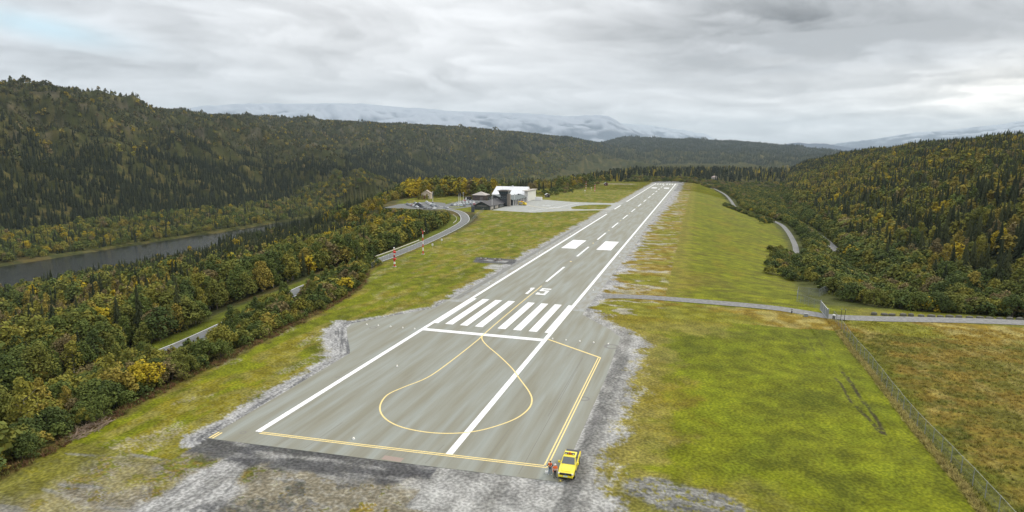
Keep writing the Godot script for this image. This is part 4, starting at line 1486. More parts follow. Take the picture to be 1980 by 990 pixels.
func make_pavement() -> void:
	var rw := slab([[-14.5, 146.99], [14.55, 146.99], [14.55, 925], [-14.5, 925]], -0.3, 0.0)
	rw.join(slab(PAD, -0.3, 0.0))
	var runway := struct("runway", rw, M.runway)
	struct("runway_shoulder", slab([[14.552, 147.0], [17.6, 147.0], [18.2, 260], [18.6, 380], [20.2, 520], [20.6, 925], [14.552, 925]], -0.3, -0.006), M.shoulder)
	struct("runway_shoulder", slab([[-14.502, 925], [-19.4, 925], [-20.5, 700], [-20.6, 512.5], [-14.502, 512.5]], -0.3, -0.006), M.shoulder)
	var ls := slab([[-14.502, 441.5], [-20.8, 441.5], [-21.0, 330], [-19.0, 255], [-18.3, 210], [-18.8, 177], [-19.4, 147.0], [-14.502, 147.0]], -0.3, -0.006)
	struct("runway_shoulder", ls, M.shoulder)
	struct("runway_shoulder_edge", rect(-18.6, -16.9, 150.0, 330.0, 0.0), M.tarstrip)
	# apron with its grass island cut out
	var ap := MB.new()
	var west: PackedVector2Array = APRON
	var cut: Array = Geometry2D.clip_polygons(west, PackedVector2Array([Vector2(-44.0, 380), Vector2(0, 380), Vector2(0, 560), Vector2(-44.0, 560)]))
	for c in cut:
		ap.join(slab(Array(c), -0.3, -0.012))
	var east: Array = Geometry2D.intersect_polygons(west, PackedVector2Array([Vector2(-44.0, 380), Vector2(0, 380), Vector2(0, 470), Vector2(-44.0, 470)]))
	east.append_array(Geometry2D.intersect_polygons(west, PackedVector2Array([Vector2(-44.0, 470), Vector2(0, 470), Vector2(0, 560), Vector2(-44.0, 560)])))
	for c in east:
		for d in Geometry2D.clip_polygons(c, ISLAND):
			ap.join(slab(Array(d), -0.3, -0.012))
	struct("apron", ap, M.apron)
	# paint
	var y := 0.006
	for sd in [-1, 1]:
		var x0: float = 13.45 * sd
		var x1: float = 14.4 * sd
		for q in ([[66.9, 410.0], [449.5, 486.5], [528.0, 905.0]] if sd < 0 else [[68.6, 905.0]]):
			obj("side_stripe", rect(minf(x0, x1), maxf(x0, x1), q[0], q[1], y), M.white, runway)
	for s0 in [126.2, 874.0]:
		for k in 8:
			var xc: float = [-13.5, -9.9, -6.3, -2.7, 2.7, 6.3, 9.9, 13.5][k]
			var xa := xc - 0.93
			var xb := xc + 0.93
			if k == 0:
				xa = -13.448
			if k == 7:
				xb = 13.448
			obj("threshold_stripe", rect(xa, xb, s0, s0 + (26.0 if s0 < 500 else 22.0), y), M.white, runway)
	obj("threshold_bar", rect(-13.448, 13.448, 119.9, 121.6, y), M.white, runway)
	for q in [[-10.45, -4.35, 249.8, 276.4], [4.33, 10.4, 249.8, 276.4], [-10.4, -4.3, 765.0, 785.0], [4.3, 10.3, 765.0, 785.0]]:
		obj("aiming_point", rect(q[0], q[1], q[2], q[3], y), M.white, runway)
	for k in 14:
		var s0 := 180.0 + 50.35 * k
		obj("centreline_dash", rect(-0.38, 0.38, s0, s0 + 26.5, y), M.white, runway)
		obj("centreline_light", rect(-0.3, 0.3, s0 + 37.5, s0 + 39.0, y + 0.004), M.yellow, runway)
	# the number: 1 and 5
	var one := rect(-1.75, -0.95, 161.8, 170.2, y)
	one.join(rect(-2.2, -1.752, 168.6, 169.9, y))
	obj("digit_one", one, M.white, runway)
	var five := MB.new()
	for q in [[1.15, 3.95, 161.9, 163.3], [3.15, 3.95, 163.302, 166.6], [1.15, 3.95, 166.602, 167.7], [1.15, 1.95, 167.702, 169.0], [1.15, 3.95, 169.002, 170.3], [1.15, 1.9, 163.302, 164.4]]:
		five.join(rect(q[0], q[1], q[2], q[3], y))
	obj("digit_five", five, M.white, runway)
	# yellow guide line round the turning pad
	var lp := smooth_line([[0.2, 173.5], [0.1, 150.0], [0.2, 131.0], [0.4, 120.5], [0.55, 115.7], [0.3, 102.0], [-0.3, 93.4], [-2.2, 88.0], [-3.15, 84.4], [-2.5, 80.9], [-1.0, 78.0], [1.3, 75.7], [4.3, 74.2], [8.1, 73.7], [11.7, 74.3], [14.9, 76.0], [17.4, 78.8], [19.2, 82.0], [19.95, 85.6], [19.6, 89.0], [18.2, 92.4], [15.1, 97.6], [12.3, 102.3], [8.0, 108.2], [3.6, 113.7], [1.3, 117.3], [0.5, 119.6]], 6)
	obj("turning_line", ribbon(lp, 0.24, y + 0.004, false, 2.0), M.yellow, runway)
	for o in [-0.21, 0.21]:
		obj("pad_edge_line", ribbon([[-13.4, 66.75 - o], [1.9, 67.6 - o], [16.2, 68.55 - o], [26.55 + o, 69.25 - o]], 0.2, y + 0.004 if o < 0 else y + 0.005), M.yellow, runway)
		obj("pad_edge_line", ribbon([[26.6 + o, 69.3 - o], [26.6 + o, 112.9]], 0.2, y + 0.008), M.yellow, runway)
	obj("pad_edge_line", ribbon([[26.8, 112.9], [14.55, 121.5]], 0.42, y + 0.012), M.yellow, runway)
	for o in [0.0, 0.5]:
		obj("corner_mark", rect(-19.1 + o, -18.85 + o, 63.4, 65.2, y), M.yellow, runway)
	# slab joints and patches in the pad
	for q in [[18.9, 66.0, 19.2, 78.0], [12.0, 65.6, 12.3, 71.0], [23.9, 66.5, 23.6, 112.0], [5.9, 64.9, 6.2, 67.3], [-9.0, 64.3, -8.5, 66.5], [20.6, 112.0, 20.9, 121.0], [24.0, 113.5, 24.2, 123.0], [-4.8, 64.6, -4.4, 73.0], [23.4, 84.0, 23.5, 112.0], [-14.8, 63.9, -14.5, 65.2]]:
		obj("joint", ribbon([[q[0], q[1]], [q[2], q[3]]], 0.10, 0.004), M.joint, runway)
	for q in [[27.4, 92.1, 0.9], [-15.7, 66.1, 0.45], [27.9, 120.6, 1.6], [-24.9, 118.4, 0.9], [9.5, 138.0, 0.5], [7.8, 158.6, 0.5], [-15.2, 88.9, 0.4]]:
		var st := MB.new()
		for k in 14:
			var t0 := TAU * k / 14
			var t1 := TAU * (k + 1) / 14
			var c := P(q[0], 0.003, q[1])
			var r: float = q[2]
			st.quad(c + Vector3(cos(t0) * r * 0.62, 0, -sin(t0) * r * 0.62), c + Vector3(cos(t0) * r, 0, -sin(t0) * r), c + Vector3(cos(t1) * r, 0, -sin(t1) * r), c + Vector3(cos(t1) * r * 0.62, 0, -sin(t1) * r * 0.62))
		obj("stain", st, M.stain, runway)
	# rubber left by landing wheels
	var g := RandomNumberGenerator.new()
	g.seed = 12
	var rub := plain(Color(0.205, 0.205, 0.19), 0.9)
	for k in 46:
		var x0 := g.randfn() * 2.4
		var s0 := g.randf_range(195.0, 470.0)
		obj("rubber_mark", ribbon([[x0, s0], [x0 + g.randf_range(-0.4, 0.4), s0 + g.randf_range(4.0, 16.0)]], g.randf_range(0.18, 0.5), 0.003 + k * 0.00003), rub, runway)
	obj("repair_patch", rect(6.2, 8.9, 64.95, 66.0, 0.003), M.patchr, runway)
	# apron paint
	var ay := -0.008
	var apr: Node = get_node("apron")
	obj("taxi_line", ribbon(smooth_line([[-88.0, 470.0], [-74.0, 452.0], [-52.0, 437.0], [-34.0, 436.8], [-16.0, 443.0]]), 0.5, ay), M.yellow, apr)
	obj("taxi_line", ribbon([[-69.0, 414.0], [-57.0, 452.0], [-50.0, 500.0]], 0.5, ay + 0.004), M.white, apr)
	obj("stand_mark", ribbon([[-62.0, 447.0], [-54.0, 452.0]], 1.2, ay + 0.008), M.white, apr)
	obj("stand_mark", ribbon([[-71.0, 462.0], [-66.0, 468.0]], 1.2, ay + 0.008), M.white, apr)

func make_roads() -> void:
	var low := smooth_line([[-76, 45], [-76.5, 80], [-77, 117], [-80, 150], [-80.5, 172], [-79, 205], [-78, 228], [-80, 264], [-86, 320], [-93, 353], [-112, 391], [-131, 412], [-146, 430]], 6)
	ROADS.append([low, 3.4, 45.0, 430.0])
	var rd := struct("lower_road", ribbon(low, 5.6, 0.10, true, 3.0), M.road)
	for o in [-2.55, 2.55]:
		obj("edge_line", edge_ribbon(low, o, 0.10, 0.12), M.white, rd)
	var acc := smooth_line([[19.5, 165.5], [31, 167.6], [51, 166.8], [63.5, 165.3], [71.5, 161.8], [76, 160.2], [86, 161.6], [100, 165.0], [118, 168.3], [150, 172.0]], 5)
	ROADS.append([acc, 2.6, 158.0, 172.0])
	struct("access_road", ribbon(acc, 4.9, 0.05, true, 2.0), M.track)
	var r1 := smooth_line([[54, 1130], [57, 1080], [66, 960], [76, 817], [78, 700], [78.5, 590], [90, 520], [99, 470], [99, 423], [95, 362], [91, 325], [89.5, 312]], 5)
	ROADS.append([r1, 2.6, 290.0, 1130.0])
	struct("perimeter_track", ribbon(r1, 2.8, 0.15, true, 4.0), M.road)
	var r2 := smooth_line([[124, 560], [125, 511], [124.5, 448], [122, 405], [121, 384], [112, 360], [110, 336], [113, 312], [117, 296]], 5)
	ROADS.append([r2, 2.8, 296.0, 560.0])
	struct("hollow_track", ribbon(r2, 4.6, 0.35, true, 4.0), M.track)
	# car parks
	struct("car_park", slab([[-176, 404], [-136, 401], [-122, 418], [-118, 440], [-119, 470], [-124, 500], [-150, 500], [-148, 474], [-146, 448], [-152, 462], [-170, 470], [-182, 440]], -0.3, 0.03), M.lot)
	var isl := slab([[-134, 422], [-127, 425.5], [-124, 433], [-128, 434], [-133, 429]], 0.0, 0.16)
	tag(obj("grass_island", isl, plain(GREEN2.lerp(GREEN, 0.6), 0.95)), "small grass island between road and parked cars", "traffic island")
	# stony blocks along the access road outside the gate
	var g := RandomNumberGenerator.new()
	g.seed = 5
	var block := MB.new()
	var ring := []
	for q in [[1.0, 0.0], [0.97, 0.5], [0.7, 0.85], [0.0, 1.0]]:
		ring.append(q)
	block.lathe(Vector3.ZERO, [[0.9, -0.1], [1.0, 0.2], [0.85, 0.5], [0.4, 0.62]], 7)
	var bm := block.mesh()
	var stone := plain(Color(0.10, 0.095, 0.075), 0.95)
	for k in 17:
		var x := 86.0 + k * 2.15 + g.randf_range(-0.3, 0.3)
		var s := 164.2 + (x - 86.0) * 0.185 + 1.6 + g.randf_range(-0.1, 0.2)
		var o := obj("verge_boulder", bm, stone)
		o.position = P(x, Hf(x, s), s)
		o.scale = Vector3(g.randf_range(0.6, 1.0), g.randf_range(0.7, 1.1), g.randf_range(0.5, 0.7))
		o.rotation.y = g.randf() * 0.6
		tag(o, "mossy boulder in the row along the access road outside the gate", "boulder", "boulders edging the access road")

func edge_ribbon(pts: Array, off: float, width: float, lift: float) -> MB:
	var mb := MB.new()
	var l := []
	var r := []
	for k in pts.size():
		var a := Vector2(pts[k][0], pts[k][1])
		var d := (Vector2(pts[mini(k + 1, pts.size() - 1)][0], pts[mini(k + 1, pts.size() - 1)][1]) - Vector2(pts[maxi(k - 1, 0)][0], pts[maxi(k - 1, 0)][1])).normalized()
		var n := Vector2(d.y, -d.x)
		var h := maxf(Hf(a.x, a.y), maxf(Hf(a.x + n.x * 3.2, a.y + n.y * 3.2), Hf(a.x - n.x * 3.2, a.y - n.y * 3.2))) + lift
		l.append(P(a.x + n.x * (off - width), h, a.y + n.y * (off - width)))
		r.append(P(a.x + n.x * (off + width), h, a.y + n.y * (off + width)))
	for k in pts.size() - 1:
		mb.quad(l[k], r[k], r[k + 1], l[k + 1])
	return mb

func make_water() -> void:
	var mb := MB.new()
	for k in 60:
		var s0 := 60.0 + k * 40.0
		mb.quad(P(-535, -56, s0), P(-398, -56, s0), P(-398, -56, s0 + 40), P(-535, -56, s0 + 40))
	struct("river", mb, M.water)

# ------------------------------------------------------------------ runway furniture
func make_lights() -> void:
	var proto := thing("runway_light", "", "runway light")
	proto.set_meta("called", "runway_light")
	var b := MB.new(); b.lathe(Vector3.ZERO, [[0.19, 0.0], [0.19, 0.04], [0.12, 0.07], [0.10, 0.12]], 10)
	obj("base", b, M.whitep, proto)
	var l := MB.new(); l.lathe(Vector3.ZERO, [[0.11, 0.12], [0.14, 0.15], [0.13, 0.20], [0.07, 0.24]], 10)
	obj("lens", l, M.lens, proto)
	var first := true
	var spots := []
	for x in [-27.5, -24.6, -21.5, -18.5, -15.6]:
		spots.append([x, 120.2, "white threshold light in the row left of the threshold bar", "threshold lights left of the bar"])
	for x in [15.3, 18.2, 21.1, 24.0, 27.0]:
		spots.append([x, 122.1, "white threshold light in the row right of the threshold bar", "threshold lights right of the bar"])
	for k in 12:
		spots.append([-15.8, 172.0 + 62.0 * k, "small runway edge light along the left side stripe", "edge lights on the left side"])
		spots.append([15.8, 172.0 + 62.0 * k, "small runway edge light along the right side stripe", "edge lights on the right side"])
	spots.append([-0.1, 68.9, "single white light inside the turning pad's front line", ""])
	spots.append([-8.0, 97.0, "single white light left of the yellow turning loop", ""])
	for q in spots:
		if q[0] < 0 and q[1] > 440.0 and q[1] < 515.0:
			continue
		if first:
			proto.position = P(q[0], 0, q[1]); proto.set_meta("label", q[2])
			if q[3]: proto.set_meta("group", q[3])
			first = false
		else:
			var o := dup(proto, P(q[0], 0, q[1]), 0, q[2], q[3])
			if not q[3]:
				o.remove_meta("group")
	# approach path indicator boxes on the dark patch left of the runway
	var words := ["outermost", "second from outside", "second from the runway", "nearest the runway"]
	for k in 4:
		var t := thing("slope_indicator", "dark approach light box on the black patch, %s of the four" % words[k], "approach light", P([-32.5, -30.6, -27.0, -25.2][k], Hf(-30, 212) - 0.02, 212.0), 0.1)
		var m := MB.new(); m.box(Vector3(0, 0.62, 0), Vector3(1.1, 0.36, 0.9))
		obj("housing", m, M.dark, t)
		for x in [-0.4, 0.4]:
			var lg := MB.new(); lg.tube(Vector3(x, 0, 0), Vector3(x, 0.45, 0), 0.05, 0.05, 6)
			obj("leg", lg, M.orange, t)
		var gl := MB.new(); gl.box(Vector3(0, 0.62, 0.46), Vector3(0.9, 0.2, 0.02))
		obj("lens", gl, M.lens, t)

func striped_mast(called: String, label: String, at: Vector3, tall: float, r: float, bands: int, discs: bool) -> void:
	var t := thing(called, label, "mast", at)
	var ft := MB.new(); ft.box(Vector3(0, 0.1, 0), Vector3(1.0, 0.3, 1.0))
	obj("footing", ft, M.beige, t)
	for k in bands:
		var m := MB.new()
		m.tube(Vector3(0, 0.2 + (tall - 0.2) * k / bands, 0), Vector3(0, 0.2 + (tall - 0.2) * (k + 1) / bands, 0), r * (1.0 - 0.3 * k / bands), r * (1.0 - 0.3 * (k + 1) / bands), 10)
		obj("band", m, M.red if k % 2 == 0 else M.whitep, t)
	if discs:
		for q in [[tall * 0.47, 0.62, M.red], [tall * 0.86, 0.62, M.red], [tall * 0.58, 0.40, M.dark], [tall * 0.22, 0.34, M.whitep]]:
			var d := MB.new()
			d.lathe(Vector3(0.12, q[0], 0.0), [[q[1] * 0.45, -q[1] * 0.6], [q[1] * 0.9, -q[1] * 0.25], [q[1] * 0.9, q[1] * 0.25], [q[1] * 0.45, q[1] * 0.6]], 12)
			obj("obstruction_ball" if q[1] > 0.5 else "sensor", d, q[2], t)
		var c := MB.new(); c.tube(Vector3(0, tall, 0), Vector3(0, tall + 0.9, 0), 0.05, 0.03, 6); c.lathe(Vector3(0, tall + 0.35, 0), [[0.1, 0], [0.28, 0.12], [0.22, 0.4], [0.05, 0.55]], 10)
		obj("beacon", c, M.whitep, t)
	else:
		var a := MB.new()
		a.tube(Vector3(-0.55, tall, 0), Vector3(0.75, tall - 0.25, 0), 0.05, 0.05, 6)
		a.tube(Vector3(-0.5, tall, 0), Vector3(-0.5, tall + 0.45, 0), 0.04, 0.04, 6)
		obj("crossarm", a, M.red, t)
		for x in [-0.5, 0.7]:
			var cu := MB.new(); cu.lathe(Vector3(x, tall + (0.45 if x < 0 else -0.2), 0), [[0.05, 0], [0.2, 0.08], [0.2, 0.2], [0.05, 0.28]], 8)
			obj("anemometer", cu, M.red if x < 0 else M.whitep, t)

func make_masts() -> void:
	striped_mast("marker_mast", "short red and white mast with round red discs beside the road", P(-55.8, Hf(-55.8, 188.3), 188.3), 6.0, 0.30, 7, true)
	striped_mast("wind_mast", "tall thin red and white wind mast on the grass left of the runway", P(-57.9, Hf(-57.9, 216.1), 216.1), 9.2, 0.22, 7, false)
	striped_mast("marker_mast", "distant red and white mast with round discs on the far grass", P(-62.7, Hf(-62.7, 663.0), 663.0), 7.5, 0.42, 7, true)
	striped_mast("wind_mast", "distant thin red and white mast in front of far bushes", P(-79.6, Hf(-79.6, 705.0), 705.0), 9.0, 0.3, 7, false)
	var i := 0
	for q in [[-60.5, 231.0, 1.5, "nearer the wind mast"], [-62.8, 246.0, 1.5, "farther from the wind mast"]]:
		var t := thing("notice_board", "small white notice on a post by the roadside fence, %s" % q[3], "sign", P(q[0], Hf(q[0], q[1]), q[1]), 0.25)
		var p := MB.new(); p.tube(Vector3(0, -0.1, 0), Vector3(0, 1.9, 0), 0.05, 0.05, 6)
		obj("post", p, M.metal, t)
		var b := MB.new(); b.box(Vector3(0, 1.75, 0.07), Vector3(0.7, 0.8, 0.05))
		obj("panel", b, M.whitep, t)
		i += 1
	for q in [[-67.8, 631.5, "left of the striped mast"], [-70.5, 688.0, "right of the thin mast"]]:
		var t := thing("glide_path_post", "distant white post on the far grass, %s" % q[2], "post", P(q[0], Hf(q[0], q[1]), q[1]))
		var p := MB.new(); p.tube(Vector3(0, 0, 0), Vector3(0, 3.4, 0), 0.12, 0.1, 6)
		obj("pole", p, M.whitep, t)
		var b := MB.new(); b.box(Vector3(0, 3.2, 0), Vector3(1.3, 0.7, 0.5))
		obj("head", b, M.whitep, t)

# ------------------------------------------------------------------ fences
func wire_panel(a: Vector3, b: Vector3, tall: float, gap: float, wire: float) -> MB:
	var mb := MB.new()
	var d := b - a
	var len := Vector2(d.x, d.z).length()
	var nrm := Vector3(-d.z, 0, d.x).normalized() * 0.004
	for way in [1.0, -1.0]:
		var k := -tall
		while k < len:
			var u0: float = k
			var u1: float = k + tall
			var lo := clampf(u0, 0.0, len)
			var hi := clampf(u1, 0.0, len)
			if hi - lo > 0.05:
				var y0: float = lo - u0
				var y1: float = hi - u0
				if way < 0.0:
					y0 = tall - y0
					y1 = tall - y1
				var p: Vector3 = a + d * (lo / len) + Vector3.UP * y0 + nrm * way
				var q: Vector3 = a + d * (hi / len) + Vector3.UP * y1 + nrm * way
				var o := Vector3.UP * wire * 0.7
				mb.quad(p - o, q - o, q + o, p + o)
			k += gap
	return mb

func fence(label: String, pts: Array, tall: float, gap: float, step: float, wire_mat: Material, wire := 0.007) -> void:
	var t := thing("chain_link_fence", label, "fence")
	var mesh := MB.new()
	var posts := []
	for k in pts.size() - 1:
		var a := Vector2(pts[k][0], pts[k][1])
		var b := Vector2(pts[k + 1][0], pts[k + 1][1])
		var m := maxi(1, roundi(a.distance_to(b) / step))
		for q in m:
			posts.append(a.lerp(b, float(q) / m))
	posts.append(Vector2(pts[pts.size() - 1][0], pts[pts.size() - 1][1]))
	var rail := MB.new()
	for k in posts.size():
		var p: Vector2 = posts[k]
		var h := Hf(p.x, p.y)
		var pm := MB.new()
		pm.tube(P(p.x, h - 0.2, p.y), P(p.x, h + tall + 0.06, p.y), 0.04, 0.04, 6)
		obj("post", pm, M.steel, t)
		if k < posts.size() - 1:
			var q: Vector2 = posts[k + 1]
			var h2 := Hf(q.x, q.y)
			mesh.join(wire_panel(P(p.x, h + 0.05, p.y), P(q.x, h2 + 0.05, q.y), tall - 0.08, gap, wire))
			rail.tube(P(p.x, h + tall, p.y), P(q.x, h2 + tall, q.y), 0.02, 0.02, 5)
			rail.tube(P(p.x, h + tall * 0.5, p.y), P(q.x, h2 + tall * 0.5, q.y), 0.008, 0.008, 4)
	var w := obj("wire_mesh", mesh, wire_mat, t)
	w.set_meta("kind", "stuff")
	obj("top_rail", rail, M.steel, t)

func make_fences() -> void:
	var galv := plain(Color(0.22, 0.25, 0.25), 0.6, 0.2)
	fence("grey chain link fence running beside the right grass field", [[76.4, 62.0], [75.2, 82.0], [74.6, 102.0], [75.0, 139.0], [75.2, 156.4]], 2.3, 0.105, 3.0, galv)
	fence("grey mesh fence climbing the embankment foot beyond the gate", [[74.2, 167.6], [72.2, 172.0], [70.3, 178.0], [72.9, 193.5], [78.2, 191.5], [82.3, 202.5]], 2.3, 0.11, 2.4, galv, 0.010)
	fence("thin wire fence along the road left of the runway", [[-61, 182], [-66.5, 205], [-68.5, 230], [-72, 262], [-77, 300], [-84, 340], [-93, 378], [-98.5, 404]], 2.2, 0.22, 3.4, galv)
	# sliding gate across the access road
	var t := thing("sliding_gate", "closed grey barred gate across the access road", "gate", P(74.1, Hf(74, 161.5), 161.6), PI / 2)
	var fr := MB.new()
	for y in [0.15, 2.35]:
		fr.box(Vector3(0, y, 0), Vector3(8.6, 0.12, 0.1))
	for x in [-4.25, -1.4, 1.4, 4.25]:
		fr.box(Vector3(x, 1.25, 0), Vector3(0.1, 2.079, 0.09))
	obj("frame", fr, M.metal, t)
	for k in 56:
		var x := -4.12 + k * 0.15
		var m := MB.new(); m.box(Vector3(x, 1.25, 0), Vector3(0.035, 2.079, 0.035))
		obj("bar", m, M.steel, t)
	for x in [-4.55, 4.6]:
		var p := MB.new(); p.box(Vector3(x, 1.35, 0.0), Vector3(0.22, 2.7, 0.22))
		obj("gate_post", p, M.steel, t)
	var bx := MB.new(); bx.box(Vector3(4.3, 1.2, 0.55), Vector3(0.5, 0.9, 0.4))
	var mo := thing("gate_control_box", "white topped control box on a stand beside the gate", "control box", P(75.4, Hf(75.4, 157.0), 157.3))
	var a := MB.new(); a.box(Vector3(0, 0.55, 0), Vector3(0.45, 1.1, 0.4))
	obj("cabinet", a, M.dark, mo)
	var c := MB.new(); c.lathe(Vector3(0, 1.1, 0), [[0.34, 0], [0.34, 0.16], [0.2, 0.28]], 10)
	obj("cap", c, M.whitep, mo)
	for q in [[76.9, 157.4, 2.9, "left"], [77.6, 157.0, 3.0, "right"]]:
		var pp := thing("bare_post", "tall dark post beside the gate control box, the %s one" % q[3], "post", P(q[0], Hf(q[0], q[1]), q[1]))
		var m := MB.new(); m.tube(Vector3(0, -0.2, 0), Vector3(0.1, q[2], 0), 0.07, 0.05, 6)
		obj("pole", m, M.dark, pp)
		var m2 := MB.new(); m2.box(Vector3(0.1, q[2] - 0.1, 0), Vector3(0.2, 0.16, 0.16))
		obj("head", m2, M.steel, pp)
	var b1 := thing("roadside_bollard", "black bollard beside the access road inside the gate", "bollard", P(66.8, Hf(66.8, 161.0), 161.2))
	var bb := MB.new(); bb.lathe(Vector3.ZERO, [[0.14, -0.1], [0.14, 0.95], [0.09, 1.05]], 8)
	obj("post", bb, M.dark, b1)
	var bc := MB.new(); bc.lathe(Vector3.ZERO, [[0.145, 0.70], [0.145, 0.82]], 8)
	obj("band", bc, M.whitep, b1)
	var b2 := thing("cable_cabinet", "low grey cabinet on the verge just inside the gate", "cabinet", P(69.6, Hf(69.6, 158.4), 158.6))
	var cb := MB.new(); cb.box(Vector3(0, 0.35, 0), Vector3(0.9, 0.7, 0.5))
	obj("cabinet", cb, M.steel, b2)
	var cl := MB.new(); cl.box(Vector3(0, 0.73, 0), Vector3(1.0, 0.06, 0.6))
	obj("lid", cl, M.steel, b2)
	# guardrails along the lower road
	rail("pale guardrail along the road's outer side below the masts", [[-82.6, 212.0], [-82.0, 230.0], [-83.4, 258.0], [-84.0, 268.0]])
	rail("curved pale guardrail on the bend below the car park", [[-92.8, 333.0], [-95.0, 343.0], [-100.4, 357.0], [-108.0, 370.0]])

func rail(label: String, pts: Array) -> void:
	var t := thing("guardrail", label, "guardrail")
	var line := smooth_line(pts, 4)
	var mb := MB.new()
	for k in line.size() - 1:
		var a := P(line[k][0], Hf(line[k][0], line[k][1]) + 0.75, line[k][1])
		var b := P(line[k + 1][0], Hf(line[k + 1][0], line[k + 1][1]) + 0.75, line[k + 1][1])
		var m := (a + b) / 2.0
		mb.box(m, Vector3(0.09, 0.36, a.distance_to(b) + 0.01), Color.WHITE, Basis.looking_at(b - a, Vector3.UP))
		var p := MB.new(); p.box(a - Vector3.UP * 0.42, Vector3(0.12, 0.9, 0.12))
		obj("post", p, M.steel, t)
	obj("beam", mb, plain(Color(0.58, 0.56, 0.47), 0.6), t)

# ------------------------------------------------------------------ buildings
func boxm(ctr: Vector3, size: Vector3) -> MB:
	var m := MB.new()
	m.box(ctr, size)
	return m

func window(parent: Node, ctr: Vector3, w: float, h: float, turn: float, frame: Material, split := 1) -> void:
	# a framed window standing proud of a wall that faces +z when turn is 0
	var b := Basis(Vector3.UP, turn)
	var f := MB.new()
	for q in [[0, h / 2, w + 0.12, 0.1], [0, -h / 2, w + 0.12, 0.1]]:
		f.box(ctr + b * Vector3(q[0], q[1], 0.03), Vector3(q[2], q[3], 0.1), Color.WHITE, b)
	for k in split + 1:
		f.box(ctr + b * Vector3(-w / 2 + w * k / split, 0, 0.03), Vector3(0.08, h - 0.1, 0.1), Color.WHITE, b)
	var o := obj("window", f, frame, parent)
	var p := MB.new()
	p.box(ctr + b * Vector3(0, 0, 0.01), Vector3(w - 0.02, h - 0.06, 0.05), Color.WHITE, b)
	obj("pane", p, M.glass, o)

func gable_walls(w: float, l: float, eave: float, top: float) -> MB:
	# ridge along z, centred on the origin
	var m := MB.new()
	var a := w / 2
	var z := l / 2
	m.quad(Vector3(a, 0, z), Vector3(a, 0, -z), Vector3(a, eave, -z), Vector3(a, eave, z))
	m.quad(Vector3(-a, 0, -z), Vector3(-a, 0, z), Vector3(-a, eave, z), Vector3(-a, eave, -z))
	for s in [1.0, -1.0]:
		m.quad(Vector3(-a * s, 0, z * s), Vector3(a * s, 0, z * s), Vector3(a * s, eave, z * s), Vector3(-a * s, eave, z * s))
		m.tri(Vector3(-a * s, eave, z * s), Vector3(a * s, eave, z * s), Vector3(0, top, z * s))
	return m

func gable_roof(w: float, l: float, eave: float, top: float, over: float, th: float) -> MB:
	var m := MB.new()
	var slope := (top - eave) / (w / 2)
	var a := w / 2 + over
	var y := eave - slope * over
	var z := l / 2 + over
	for s in [1.0, -1.0]:
		var p := [Vector3(0, top, z * s), Vector3(a * s, y, z * s), Vector3(a * s, y, -z * s), Vector3(0, top, -z * s)]
		var up := Vector3(0, th, 0)
		m.hexa([p[0], p[1], p[2], p[3], p[0] + up, p[1] + up, p[2] + up, p[3] + up])
	return m

